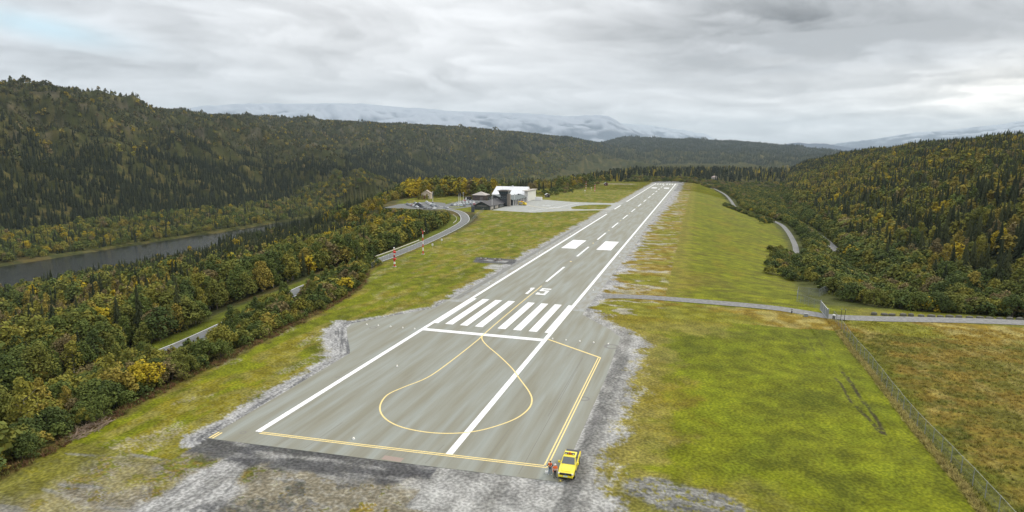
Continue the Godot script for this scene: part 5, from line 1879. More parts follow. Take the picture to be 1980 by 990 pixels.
func make_buildings() -> void:
	# terminal hall: dark gabled front towards the camera
	var t := thing("terminal_hall", "dark gabled terminal hall with glazed front beside the apron", "building", P(-103, 0, 429))
	obj("wall", gable_walls(12, 34, 3.0, 5.7), M.cladding, t)
	obj("roof", gable_roof(12, 34, 3.0, 5.7, 0.9, 0.16), M.roofdark, t)
	obj("beam", boxm(Vector3(0, 2.75, 17.12), Vector3(7.6, 0.18, 0.12)), M.beige, t)
	for k in 4:
		window(t, Vector3(-4.2 + k * 2.8, 1.35, 17.0), 2.5, 2.3, 0, M.cladding, 2)
	for x in [-1.4, 1.4]:
		window(t, Vector3(x, 3.9, 17.0), 1.6, 1.2, 0, M.cladding)
	for k in 6:
		obj("side_panel", boxm(Vector3(6.06, 1.45, 14.0 - k * 3.6), Vector3(0.1, 2.6, 2.6)), M.beige if k % 3 != 2 else M.dark, t)
	for k in 3:
		window(t, Vector3(6.0, 1.5, -9.0 - k * 2.9), 2.2, 1.5, PI / 2, M.whitep)
	obj("canopy_post", boxm(Vector3(-6.6, 1.3, 17.6), Vector3(0.25, 2.6, 0.25)), M.wood, t)
	# control tower
	var ct := thing("control_tower", "squat control tower with outward leaning dark cab windows", "tower", P(-98, 0, 450))
	obj("shaft", boxm(Vector3(0.3, 4.4, 0), Vector3(5.4, 8.8, 5.6)), M.cladding, ct)
	obj("stair_shaft", boxm(Vector3(4.2, 4.7, 2.2), Vector3(2.2, 9.4, 2.6)), M.wood, ct)
	var cab := MB.new()
	var lo := []
	var hi := []
	for q in [[-2.9, 2.9], [3.2, 2.9], [3.2, -2.9], [-2.9, -2.9]]:
		lo.append(Vector3(q[0], 8.9, q[1])); hi.append(Vector3(q[0] * 1.27, 11.5, q[1] * 1.27))
	cab.hexa(lo + hi)
	var cb := obj("cab_glazing", cab, M.glass, ct)
	for k in 4:
		for j in 4:
			var a: Vector3 = lo[k].lerp(lo[(k + 1) % 4], j / 4.0)
			var b: Vector3 = hi[k].lerp(hi[(k + 1) % 4], j / 4.0)
			var mul := MB.new()
			mul.tube(a, b, 0.07, 0.07, 4)
			obj("mullion", mul, M.dark, cb)
	obj("cab_floor", boxm(Vector3(0, 8.84, 0), Vector3(6.6, 0.3, 6.4)), M.dark, ct)
	obj("roof", boxm(Vector3(0, 11.75, 0), Vector3(8.6, 0.5, 8.2)), M.wood, ct)
	obj("roof_cap", boxm(Vector3(0, 12.15, 0), Vector3(6.0, 0.3, 6.0)), M.roofdark, ct)
	for q in [[-1.5, 14.2], [1.2, 13.6]]:
		var an := MB.new(); an.tube(Vector3(q[0], 12.2, 0), Vector3(q[0], q[1], 0), 0.06, 0.03, 5)
		obj("antenna", an, M.metal, ct)
	for x in [-2.6, 0.2]:
		window(ct, Vector3(x + 1.2, 6.6, 2.8), 1.6, 1.2, 0, M.steel)
	# block behind the hall
	var bl := thing("office_block", "low dark office block with grey-green roof behind the hall", "building", P(-108.5, 0, 463))
	obj("wall", gable_walls(9.5, 13, 6.2, 7.6), M.cladding, bl)
	obj("roof", gable_roof(9.5, 13, 6.2, 7.6, 0.5, 0.15), M.roofgreen, bl)
	for k in 3:
		window(bl, Vector3(-2.8 + k * 2.6, 4.7, 6.5), 1.6, 1.2, 0, M.whitep)
	# garage wing with white pillars
	var gw := thing("garage_wing", "long garage wing with white pillars facing the apron", "building", P(-99, 0, 476))
	obj("wall", gable_walls(11.6, 40, 4.2, 6.6), M.cladding, gw)
	obj("roof", gable_roof(11.6, 40, 4.2, 6.6, 0.7, 0.15), M.roofgreen, gw)
	for k in 8:
		obj("pillar", boxm(Vector3(5.95, 1.95, 18.5 - k * 4.7), Vector3(0.35, 3.9, 0.45)), M.whitep, gw)
	for k in 7:
		obj("garage_door", boxm(Vector3(5.83, 1.8, 16.1 - k * 4.7), Vector3(0.08, 3.4, 3.6)), M.dark, gw)
	obj("vent", boxm(Vector3(1.2, 6.6, -12), Vector3(1.0, 1.2, 1.0)), M.dark, gw)
	obj("end_panel", boxm(Vector3(3.2, 3.2, -20.06), Vector3(3.0, 2.4, 0.1)), M.red, gw)
	# hangar: ridge across the apron's length, boxed door end
	var hg := thing("aircraft_hangar", "large white hangar with pitched roof and boxed door end", "hangar", P(-111.5, 0, 517), PI / 2)
	obj("wall", gable_walls(27, 29, 5.2, 11.4), M.whitep, hg)
	var hr := obj("roof", gable_roof(27, 29, 5.2, 11.4, 0.35, 0.2), plain(Color(0.66, 0.67, 0.68), 0.5), hg)
	for k in 19:
		for s in [-1.0, 1.0]:
			var rib := MB.new()
			var z := -13.5 + k * 1.5
			rib.tube(Vector3(0, 11.62, z), Vector3(13.7 * s, 5.30, z), 0.05, 0.05, 4)
			obj("seam", rib, M.whitep, hr)
	obj("door_frame", boxm(Vector3(0, 4.4, 16.0), Vector3(27.4, 8.8, 2.9)), M.whitep, hg)
	obj("canopy", boxm(Vector3(-2.5, 9.0, 16.3), Vector3(33.0, 0.5, 4.4)), M.beige, hg)
	for k in 6:
		obj("door_leaf", boxm(Vector3(-11.0 + k * 4.4, 4.1, 17.52), Vector3(4.2, 8.0, 0.1)), plain(Color(0.62, 0.62, 0.57), 0.6), hg)
	obj("side_column", boxm(Vector3(13.9, 4.3, 16.2), Vector3(0.5, 8.6, 1.4)), M.steel, hg)
	obj("ridge_vent", boxm(Vector3(0, 11.9, 0), Vector3(1.2, 0.7, 1.2)), M.whitep, hg)
	var side := thing("white_container", "white container beside the hangar door end", "container", P(-88.6, 0, 519))
	obj("shell", boxm(Vector3(0, 1.45, 0), Vector3(6.1, 2.7, 2.5)), M.whitep, side)
	for k in 10:
		obj("rib", boxm(Vector3(-2.8 + k * 0.62, 1.45, 1.27), Vector3(0.12, 2.4, 0.05)), M.whitep, side)
	obj("base_rail", boxm(Vector3(0, 0.06, 0), Vector3(6.1, 0.12, 2.4)), M.steel, side)
	obj("door_bar", boxm(Vector3(3.07, 1.45, 0.4), Vector3(0.05, 2.4, 0.06)), M.steel, side)
	# brown service building with hipped roof
	var br := thing("service_building", "brown square building with pale hipped roof behind parked cars", "building", P(-137, 0, 506))
	obj("wall", boxm(Vector3(0, 2.25, 0), Vector3(12, 4.5, 12)), M.brownwall, br)
	var hip := MB.new()
	for k in 4:
		var b := Basis(Vector3.UP, PI / 2 * k)
		hip.tri(b * Vector3(-6.6, 4.4, 6.6), b * Vector3(6.6, 4.4, 6.6), Vector3(0, 7.3, 0))
	hip.quad(Vector3(-6.6, 4.38, -6.6), Vector3(6.6, 4.38, -6.6), Vector3(6.6, 4.38, 6.6), Vector3(-6.6, 4.38, 6.6))
	obj("roof", hip, plain(Color(0.36, 0.33, 0.30), 0.7), br)
	obj("door", boxm(Vector3(2.4, 1.5, 6.03), Vector3(2.6, 3.0, 0.08)), plain(Color(0.13, 0.115, 0.11), 0.7), br)
	window(br, Vector3(-2.6, 2.6, 6.0), 1.4, 1.0, 0, M.brownwall)
	var an := thing("bin_shelter", "dark shelter with white door left of the brown building", "shed", P(-147.5, 0, 502))
	obj("wall", boxm(Vector3(0, 1.3, 0), Vector3(5.6, 2.6, 3.4)), M.dark, an)
	obj("door", boxm(Vector3(-1.2, 1.15, 1.73), Vector3(1.1, 2.1, 0.06)), M.whitep, an)
	obj("roof", boxm(Vector3(0, 2.68, 0), Vector3(6.0, 0.15, 3.8)), M.brownwall, an)
	# shed on the edge of the car park
	var sh := thing("garden_shed", "small blue-grey gabled shed at the car park's left edge", "shed", P(-154.8, 0, 418), 0.25)
	obj("wall", gable_walls(4.4, 5.0, 2.3, 3.6), plain(Color(0.085, 0.095, 0.115), 0.8), sh)
	obj("roof", gable_roof(4.4, 5.0, 2.3, 3.6, 0.35, 0.1), plain(Color(0.15, 0.16, 0.18), 0.8), sh)
	obj("door", boxm(Vector3(0.4, 1.05, 2.53), Vector3(1.0, 2.0, 0.05)), M.dark, sh)
	# wooden house among golden birches
	var wh := thing("wooden_house", "pale wooden house with dark door half hidden among golden birches", "house", P(-187, Hf(-187, 503), 503), 0.3)
	obj("wall", gable_walls(8.0, 9.0, 5.0, 7.6), plain(Color(0.50, 0.42, 0.34), 0.8), wh)
	obj("roof", gable_roof(8.0, 9.0, 5.0, 7.6, 0.5, 0.15), plain(Color(0.30, 0.24, 0.20), 0.8), wh)
	obj("door", boxm(Vector3(-1.6, 1.6, 4.53), Vector3(1.9, 3.2, 0.06)), plain(Color(0.12, 0.045, 0.03), 0.7), wh)
	window(wh, Vector3(1.9, 2.0, 4.5), 1.2, 1.3, 0, M.whitep)
	# cabins and houses farther off
	cabin("field_cabin", "small red and white equipment cabin behind the apron's far edge", P(-90.5, Hf(-90.5, 560), 560), 4.0, 3.2, 2.6, 3.4, M.brownwall, M.whitep)
	cabin("field_cabin", "dark red equipment hut by bushes near the runway's far end", P(-72, Hf(-72, 812), 812), 4.2, 4.0, 2.8, 4.0, plain(Color(0.12, 0.03, 0.03), 0.8), M.steel)
	for q in [[1588, 308, 1500.0, 0.3, "white farmhouse on the wooded ridge, the larger of two", 9.0], [1578, 309, 1470.0, -0.4, "white farmhouse on the wooded ridge, the smaller and lower one", 7.0]]:
		var p := far_point(q[0], q[1], q[2])
		cabin("farmhouse", q[4], P(p.x, Hf(p.x, -p.z) + 2.0, -p.z), q[5], q[5] * 1.2, 5.0, 8.0, M.whitep, M.roofdark)
	var fp := far_point(1382, 331, 1250.0)
	cabin("farmhouse", "pale pink-roofed house above the bushes beyond the embankment", P(fp.x, Hf(fp.x, -fp.z) + 2.2, -fp.z), 9.0, 11.0, 3.6, 6.0, M.beige, plain(Color(0.42, 0.33, 0.31), 0.8))
	# totem sign, lamp masts and flagpoles
	var to := thing("totem_sign", "dark grey totem sign on the grass in front of the hall", "sign", P(-102.5, 0, 392.5), 0.2)
	obj("slab", boxm(Vector3(0, 2.3, 0), Vector3(2.2, 4.6, 0.5)), plain(Color(0.055, 0.065, 0.075), 0.6), to)
	obj("header", boxm(Vector3(0, 4.0, 0.27), Vector3(1.8, 0.5, 0.05)), plain(Color(0.16, 0.18, 0.20), 0.6), to)
	for q in [[-97.0, 417.2, 8.8, "pale floodlight mast at the hall's near corner", 2], [-139.5, 470.0, 8.0, "slim lamp post behind the parked cars", 1], [-163.0, 462.0, 8.5, "slim lamp post on the grass beside the car park entrance", 1], [-93.6, 462.0, 8.2, "white lamp post in front of the garage wing", 1]]:
		var lm := thing("lamp_post", q[3], "lamp post", P(q[0], 0, q[1]))
		var m := MB.new(); m.tube(Vector3.ZERO, Vector3(0, q[2], 0), 0.16, 0.1, 8)
		obj("pole", m, M.whitep, lm)
		var hd := MB.new()
		hd.box(Vector3(0, q[2] + 0.2, 0), Vector3(1.2 if q[4] == 2 else 0.9, 0.4, 0.5))
		obj("lamp_head", hd, M.metal, lm)
		obj("footing", boxm(Vector3(0, 0.3, 0), Vector3(0.8, 0.6, 0.8)), M.dark, lm)
	for k in 3:
		var f := thing("flagpole", "white flagpole beside the parked cars, %s of three" % ["nearest the road", "the middle one", "the farthest"][k], "flagpole", P([-128.2, -132.5, -136.0][k], 0, [431.0, 446.0, 452.0][k]))
		var m := MB.new(); m.tube(Vector3.ZERO, Vector3(0, 8.6, 0), 0.12, 0.06, 8)
		obj("pole", m, M.whitep, f)
		var kn := MB.new(); kn.lathe(Vector3(0, 8.6, 0), [[0.05, 0], [0.16, 0.1], [0.16, 0.22], [0.04, 0.32]], 8)
		obj("finial", kn, M.metal, f)

func far_point(u: float, v: float, dist: float) -> Vector3:
	var d := CF + CR * (u - 990.0) / 1188.0 - CU * (v - 495.0) / 1188.0
	return EYE + d * (dist / Vector2(d.x, d.z).length())

func cabin(called: String, label: String, at: Vector3, w: float, l: float, eave: float, top: float, wall: Material, roof: Material) -> void:
	var t := thing(called, label, "house" if "farm" in called else "hut", at, 0.4)
	obj("wall", gable_walls(w, l, eave, top), wall, t)
	obj("roof", gable_roof(w, l, eave, top, 0.4, 0.15), roof, t)
	obj("door", boxm(Vector3(w * 0.15, 1.0, l / 2 + 0.03), Vector3(0.95, 2.0, 0.05)), M.dark, t)
	window(t, Vector3(-w * 0.22, 1.5, l / 2), 1.0, 0.9, 0, M.whitep)

# ------------------------------------------------------------------ vehicles
func ring(z: float, w: float, y0: float, y1: float, ch: float) -> Array:
	return [Vector3(-w + ch, y0, z), Vector3(w - ch, y0, z), Vector3(w, y0 + ch, z), Vector3(w, y1 - ch * 1.3, z), Vector3(w - ch, y1, z), Vector3(-w + ch, y1, z), Vector3(-w, y1 - ch * 1.3, z), Vector3(-w, y0 + ch, z)]

func wheel(parent: Node, x: float, z: float, r: float, w: float) -> void:
	var m := MB.new()
	var s := signf(x)
	m.tube(Vector3(x - w / 2, r, z), Vector3(x + w / 2, r, z), r, r, 16)
	var t := obj("tyre", m, M.rubber, parent)
	var q := MB.new()
	q.tube(Vector3(x + s * (w / 2 - 0.03), r, z), Vector3(x + s * (w / 2 + 0.015), r, z), r * 0.66, r * 0.60, 12)
	obj("rim", q, M.steel, t)

func make_pickup() -> void:
	var paint := plain(Color(0.82, 0.68, 0.02), 0.32)
	paint.clearcoat_enabled = true
	paint.clearcoat = 0.7
	paint.clearcoat_roughness = 0.08
	var t := thing("pickup_truck", "yellow crew cab pickup truck with roof light bar at the pad's corner", "pickup truck", P(29.55, 0.0, 69.5), 0.03)
	var body := MB.new()
	body.loft([ring(-2.80, 0.93, 0.52, 1.16, 0.05), ring(-2.70, 0.97, 0.46, 1.20, 0.06), ring(-1.2, 0.985, 0.42, 1.20, 0.06), ring(1.05, 0.985, 0.42, 1.20, 0.06), ring(1.30, 0.985, 0.44, 1.19, 0.08), ring(2.20, 0.975, 0.46, 1.12, 0.09), ring(2.62, 0.95, 0.46, 1.05, 0.10), ring(2.84, 0.87, 0.48, 0.93, 0.10)])
	obj("body", body, paint, t)
	var hood := MB.new()
	hood.loft([ring(1.25, 0.70, 1.05, 1.25, 0.05), ring(2.1, 0.66, 1.0, 1.185, 0.05), ring(2.55, 0.58, 0.95, 1.10, 0.05)])
	obj("hood", hood, paint, t)
	var cab := MB.new()
	var b0 := [Vector3(-0.93, 1.17, 1.22), Vector3(0.93, 1.17, 1.22), Vector3(0.93, 1.17, -1.12), Vector3(-0.93, 1.17, -1.12)]
	var b1 := [Vector3(-0.90, 1.32, 1.02), Vector3(0.90, 1.32, 1.02), Vector3(0.90, 1.32, -1.10), Vector3(-0.90, 1.32, -1.10)]
	var b2 := [Vector3(-0.76, 1.86, 0.36), Vector3(0.76, 1.86, 0.36), Vector3(0.76, 1.86, -0.96), Vector3(-0.76, 1.86, -0.96)]
	var b3 := [Vector3(-0.66, 1.94, 0.20), Vector3(0.66, 1.94, 0.20), Vector3(0.66, 1.94, -0.86), Vector3(-0.66, 1.94, -0.86)]
	cab.loft([b0, b1, b2, b3])
	obj("cab", cab, paint, t)
	var ws := MB.new()
	ws.hexa([Vector3(-0.80, 1.27, 1.13), Vector3(0.80, 1.27, 1.13), Vector3(0.80, 1.27, 0.99), Vector3(-0.80, 1.27, 0.99), Vector3(-0.69, 1.82, 0.45), Vector3(0.69, 1.82, 0.45), Vector3(0.69, 1.82, 0.36), Vector3(-0.69, 1.82, 0.36)])
	obj("windscreen", ws, M.glass, t)
	var rw := MB.new()
	rw.hexa([Vector3(-0.78, 1.34, -1.02), Vector3(0.78, 1.34, -1.02), Vector3(0.78, 1.34, -1.12), Vector3(-0.78, 1.34, -1.12), Vector3(-0.66, 1.80, -0.92), Vector3(0.66, 1.80, -0.92), Vector3(0.66, 1.80, -1.0), Vector3(-0.66, 1.80, -1.0)])
	obj("rear_window", rw, M.glass, t)
	for s in [-1.0, 1.0]:
		for q in [[0.86, 0.02, 0.36], [-0.08, -0.98, -0.08]]:
			var sw := MB.new()
			var za: float = q[0]
			var zb: float = q[1]
			var zt: float = q[2]
			var pts := [Vector3(0.80, 1.30, za), Vector3(0.918, 1.30, za), Vector3(0.918, 1.30, zb), Vector3(0.80, 1.30, zb), Vector3(0.70, 1.80, zt), Vector3(0.792, 1.80, zt), Vector3(0.792, 1.80, zb), Vector3(0.70, 1.80, zb)]
			if s < 0.0:
				var m2 := []
				for k in [1, 0, 3, 2, 5, 4, 7, 6]:
					m2.append(pts[k] * Vector3(-1, 1, 1))
				pts = m2
			sw.hexa(pts)
			obj("side_window", sw, M.glass, t)
		for z in [0.48, -0.56]:
			var d := obj("door", boxm(Vector3(0.987 * s, 0.85, z), Vector3(0.02, 0.56, 0.98)), paint, t)
			obj("handle", boxm(Vector3(1.005 * s, 1.02, z - 0.32), Vector3(0.03, 0.035, 0.2)), M.dark, d)
		var mi := MB.new()
		mi.box(Vector3(1.14 * s, 1.33, 0.86), Vector3(0.26, 0.24, 0.14))
		mi.box(Vector3(0.98 * s, 1.25, 0.86), Vector3(0.12, 0.06, 0.06))
		obj("mirror", mi, paint, t)
		for z in [1.78, -1.72]:
			var ar := MB.new()
			ar.tube(Vector3(0.90 * s, 0.42, z), Vector3(0.992 * s, 0.42, z), 0.50, 0.50, 18)
			obj("wheel_arch", ar, M.dark, t)
			wheel(t, 0.89 * s, z, 0.41, 0.27)
		obj("headlight", boxm(Vector3(0.80 * s, 0.89, 2.80), Vector3(0.22, 0.16, 0.12)), M.lens, t)
		obj("tail_light", boxm(Vector3(0.93 * s, 0.98, -2.79), Vector3(0.1, 0.3, 0.06)), M.red, t)
		obj("sill", boxm(Vector3(0.94 * s, 0.40, 0.0), Vector3(0.14, 0.08, 2.3)), M.dark, t)
	obj("grille", boxm(Vector3(0, 0.84, 2.84), Vector3(1.44, 0.24, 0.08)), M.dark, t)
	obj("bumper", boxm(Vector3(0, 0.58, 2.86), Vector3(1.78, 0.20, 0.16)), paint, t)
	obj("lower_bumper", boxm(Vector3(0, 0.44, 2.84), Vector3(1.66, 0.10, 0.12)), M.dark, t)
	obj("number_plate", boxm(Vector3(0, 0.62, 2.95), Vector3(0.50, 0.11, 0.02)), plain(Color(0.45, 0.62, 0.70), 0.5), t)
	var em := MB.new()
	em.tube(Vector3(0, 0, 0), Vector3(0, 0, 0.03), 0.09, 0.08, 14)
	var eo := obj("emblem", em, plain(Color(0.02, 0.06, 0.22), 0.3), t)
	eo.position = Vector3(0, 0.86, 2.875)
	eo.scale = Vector3(1.5, 0.65, 1.0)
	obj("bed_cover", boxm(Vector3(0, 1.225, -1.95), Vector3(1.72, 0.06, 1.58)), plain(Color(0.055, 0.058, 0.065), 0.6), t)
	var lb := obj("light_bar", boxm(Vector3(0, 2.02, -0.10), Vector3(1.22, 0.12, 0.26)), M.dark, t)
	for x in [-0.45, -0.15, 0.15, 0.45]:
		obj("beacon", boxm(Vector3(x, 2.03, 0.04), Vector3(0.2, 0.09, 0.02)), M.orange if absf(x) < 0.3 else M.whitep, lb)
	var bc := MB.new(); bc.lathe(Vector3(0, 2.08, -0.1), [[0.1, 0], [0.1, 0.08], [0.05, 0.14]], 10)
	obj("beacon", bc, M.orange, lb)
	obj("tailgate", boxm(Vector3(0, 0.92, -2.81), Vector3(1.5, 0.46, 0.04)), paint, t)

func make_fire_truck() -> void:
	var paint := plain(Color(0.80, 0.58, 0.02), 0.4)
	var t := thing("fire_engine", "yellow fire engine standing in front of the garage wing", "fire engine", P(-86.8, 0.0, 461.5), 1.25)
	obj("body", boxm(Vector3(0, 1.75, -1.1), Vector3(2.5, 2.3, 4.6)), paint, t)
	var cab := MB.new()
	cab.loft([ring(1.25, 1.2, 0.6, 2.7, 0.1), ring(2.7, 1.2, 0.6, 2.6, 0.15), ring(3.2, 1.15, 0.6, 1.7, 0.12)])
	obj("cab", cab, paint, t)
	obj("windscreen", boxm(Vector3(0, 2.12, 2.98), Vector3(2.0, 0.8, 0.12)), M.glass, t)
	for s in [-1.0, 1.0]:
		obj("side_window", boxm(Vector3(1.2 * s, 2.1, 2.0), Vector3(0.06, 0.75, 1.1)), M.glass, t)
		obj("locker", boxm(Vector3(1.26 * s, 1.7, -1.1), Vector3(0.04, 1.5, 3.8)), M.metal, t)
		for z in [2.0, -2.0]:
			wheel(t, 1.1 * s, z, 0.55, 0.35)
	obj("chassis", boxm(Vector3(0, 0.55, -0.2), Vector3(2.2, 0.3, 6.2)), M.dark, t)
	obj("light_bar", boxm(Vector3(0, 2.8, 1.9), Vector3(1.8, 0.2, 0.4)), plain(Color(0.05, 0.1, 0.5), 0.3), t)
	obj("monitor", boxm(Vector3(0, 3.1, -0.8), Vector3(0.4, 0.5, 1.2)), M.red, t)

func make_cars() -> void:
	var cols := [["white", Color(0.72, 0.73, 0.74)], ["silver", Color(0.42, 0.43, 0.44)], ["dark blue", Color(0.03, 0.05, 0.10)], ["black", Color(0.02, 0.021, 0.024)], ["grey", Color(0.16, 0.17, 0.18)], ["red", Color(0.30, 0.03, 0.03)], ["pale teal", Color(0.30, 0.42, 0.43)]]
	var protos := []
	for q in cols:
		var paint := plain(q[1], 0.3)
		paint.clearcoat_enabled = true
		paint.clearcoat = 0.6
		var t := thing("parked_car", "", "car")
		t.set_meta("called", "parked_car")
		var b := MB.new()
		b.loft([ring(-2.15, 0.82, 0.35, 0.86, 0.08), ring(-1.9, 0.88, 0.28, 0.95, 0.08), ring(0.9, 0.88, 0.26, 0.93, 0.08), ring(1.9, 0.86, 0.28, 0.78, 0.1), ring(2.2, 0.76, 0.34, 0.66, 0.08)])
		obj("body", b, paint, t)
		var g := MB.new()
		g.loft([[Vector3(-0.80, 0.9, 1.1), Vector3(0.80, 0.9, 1.1), Vector3(0.80, 0.9, -1.95), Vector3(-0.80, 0.9, -1.95)], [Vector3(-0.62, 1.40, 0.25), Vector3(0.62, 1.40, 0.25), Vector3(0.62, 1.40, -1.45), Vector3(-0.62, 1.40, -1.45)]])
		obj("windows", g, M.glass, t)
		var r := MB.new()
		r.loft([[Vector3(-0.65, 1.38, 0.30), Vector3(0.65, 1.38, 0.30), Vector3(0.65, 1.38, -1.5), Vector3(-0.65, 1.38, -1.5)], [Vector3(-0.55, 1.47, 0.12), Vector3(0.55, 1.47, 0.12), Vector3(0.55, 1.47, -1.35), Vector3(-0.55, 1.47, -1.35)]])
		obj("roof", r, paint, t)
		for x in [-0.78, 0.78]:
			for z in [1.32, -1.32]:
				wheel(t, x, z, 0.32, 0.2)
		protos.append(t)
	var used := {}
	var g := RandomNumberGenerator.new()
	g.seed = 77
	var spots := []
	# first car park: rows to the left of the road
	for k in 9:
		spots.append([-171.0 + k * 3.0, 446.0 - k * 4.4, 0.7, "in the outer row of the car park left of the road"])
	for k in 7:
		spots.append([-172.0 + k * 3.0, 434.0 - k * 3.4, 0.7, "in the car park's row beside the blue-grey shed"])
	for k in 8:
		spots.append([-167.0 + k * 3.1, 459.0 - k * 5.2, 0.7, "in the car park left of the road"])
	for k in 7:
		spots.append([-161.0 + k * 3.3, 449.0 - k * 4.6, 0.7, "in the car park left of the road"])
	for q in [[-144.0, 405.8], [-140.6, 406.6], [-137.4, 407.4]]:
		spots.append([q[0], q[1], 0.1, "parked at the near edge of the left car park"])
	# second car park: between road and hall
	for k in 5:
		spots.append([-137.5 + k * 2.9, 440.5 - k * 0.8, 0.35, "in the front row of the car park beside the hall"])
	for k in 6:
		spots.append([-139.0 + k * 3.0, 455.0 - k * 0.3, 0.4, "in the middle row of the car park beside the hall"])
	for k in 6:
		spots.append([-140.0 + k * 3.0, 471.0 + g.randf(), 0.4, "in the rear row of the car park beside the hall"])
	for k in 3:
		spots.append([-144.5 + k * 3.1, 486.0, 0.4, "by the brown building behind the car park"])
	spots.append([-131.5, 414.6, 1.3, "on the road at the car park entrance"])
	for q in spots:
		var ci: int = [0, 1, 2, 0, 4, 3, 0, 6, 1, 4, 2, 5][g.randi() % 12]
		var lab := "%s car %s" % [cols[ci][0], q[3]]
		var at := P(q[0], 0.03, q[1])
		var turn: float = q[2] + g.randf_range(-0.06, 0.06)
		if not used.has(ci):
			used[ci] = true
			protos[ci].position = at
			protos[ci].rotation.y = turn
			protos[ci].set_meta("label", lab)
			protos[ci].set_meta("group", "cars " + q[3])
		else:
			dup(protos[ci], at, turn, lab, "cars " + q[3])
	for k in protos.size():
		if not used.has(k):
			protos[k].free()

# ------------------------------------------------------------------ people
func field(bones: Array, p: Vector3, k: float) -> Array:
	# smooth union of tapered capsules; also which bone lies nearest
	var d := 9.0
	var near := 0
	var best := 9.0
	for q in bones.size():
		var b: Array = bones[q]
		var pa: Vector3 = p - b[0]
		var ba: Vector3 = b[1] - b[0]
		var t := clampf(pa.dot(ba) / maxf(ba.length_squared(), 1e-9), 0.0, 1.0)
		var e := (pa - ba * t).length() - lerpf(b[2], b[3], t)
		if e < best:
			best = e
			near = q
		var h := maxf(k - absf(d - e), 0.0) / k
		d = minf(d, e) - h * h * k * 0.25
	return [d, near]

func nets(bones: Array, cell: float, k: float, paint: Callable) -> MB:
	var lo := Vector3.ONE * 99.0
	var hi := -lo
	for b in bones:
		for q in 2:
			var r: float = maxf(b[2], b[3]) + cell * 2.0
			lo = lo.min(b[q] - Vector3.ONE * r)
			hi = hi.max(b[q] + Vector3.ONE * r)
	var n := Vector3i(((hi - lo) / cell).ceil()) + Vector3i.ONE
	var val := PackedFloat32Array()
	val.resize(n.x * n.y * n.z)
	for z in n.z:
		for y in n.y:
			for x in n.x:
				val[(z * n.y + y) * n.x + x] = field(bones, lo + Vector3(x, y, z) * cell, k)[0]
	var mb := MB.new()
	var ids := {}
	for z in n.z - 1:
		for y in n.y - 1:
			for x in n.x - 1:
				var neg := 0
				var sum := Vector3.ZERO
				var cnt := 0
				var c := []
				for q in 8:
					var f := val[((z + (q >> 2)) * n.y + y + ((q >> 1) & 1)) * n.x + x + (q & 1)]
					c.append(f)
					if f < 0.0:
						neg += 1
				if neg == 0 or neg == 8:
					continue
				for a in 8:
					for ax in [1, 2, 4]:
						var b: int = a | ax
						if b != a and (c[a] < 0.0) != (c[b] < 0.0):
							var t: float = c[a] / (c[a] - c[b])
							var pa := Vector3(a & 1, (a >> 1) & 1, a >> 2)
							var pb := Vector3(b & 1, (b >> 1) & 1, b >> 2)
							sum += pa.lerp(pb, t)
							cnt += 1
				var p := lo + (Vector3(x, y, z) + sum / cnt) * cell
				ids[Vector3i(x, y, z)] = mb.v.size()
				var gx := Vector3(c[1] + c[3] + c[5] + c[7] - c[0] - c[2] - c[4] - c[6], c[2] + c[3] + c[6] + c[7] - c[0] - c[1] - c[4] - c[5], c[4] + c[5] + c[6] + c[7] - c[0] - c[1] - c[2] - c[3])
				mb.v.append(p)
				mb.n.append(gx.normalized())
				mb.c.append(paint.call(p, field(bones, p, k)[1]))
	for key in ids:
		var i0: int = (key.z * n.y + key.y) * n.x + key.x
		for ax in 3:
			var st: int = [1, n.x, n.x * n.y][ax]
			var v0 := val[i0]
			var v1 := val[i0 + st]
			if (v0 < 0.0) == (v1 < 0.0):
				continue
			var u := Vector3i.ZERO
			var w := Vector3i.ZERO
			u[(ax + 1) % 3] = 1
			w[(ax + 2) % 3] = 1
			if not (ids.has(key - u) and ids.has(key - w) and ids.has(key - u - w)):
				continue
			var a: int = ids[key - u - w]
			var b: int = ids[key - w]
			var c2: int = ids[key]
			var d: int = ids[key - u]
			if v0 < 0.0:
				mb.i.append_array(PackedInt32Array([a, c2, b, a, d, c2]))
			else:
				mb.i.append_array(PackedInt32Array([a, b, c2, a, c2, d]))
	return mb

func hand(at: Vector3, along: Vector3, thumb: Vector3, curl: float) -> Array:
	# palm and five fingers, bent towards the palm
	var f := along.normalized()
	var s := (thumb - f * thumb.dot(f)).normalized()
	var pn := f.cross(s).normalized()
	var o := []
	for k in 4:
		var off := s * (0.030 - 0.020 * k)
		var kn := at + f * 0.085 + off
		o.append([at + f * 0.01 + off * 0.7, kn, 0.014, 0.011])
		var l: float = [0.040, 0.045, 0.042, 0.033][k]
		var d1 := (f * cos(curl) + pn * sin(curl)).normalized()
		var d2 := (f * cos(curl * 2.1) + pn * sin(curl * 2.1)).normalized()
		o.append([kn, kn + d1 * l, 0.0095, 0.0085])
		o.append([kn + d1 * l, kn + d1 * l + d2 * l * 0.85, 0.0085, 0.0065])
	var tb := at + f * 0.025 + s * 0.034
	o.append([at + s * 0.01, tb, 0.015, 0.012])
	o.append([tb, tb + (f * 0.6 + s * 0.7 + pn * 0.4).normalized() * 0.038, 0.0115, 0.010])
	o.append([tb + (f * 0.6 + s * 0.7 + pn * 0.4).normalized() * 0.038, tb + (f * 0.9 + s * 0.5 + pn * 0.7).normalized() * 0.066, 0.010, 0.008])
	return o

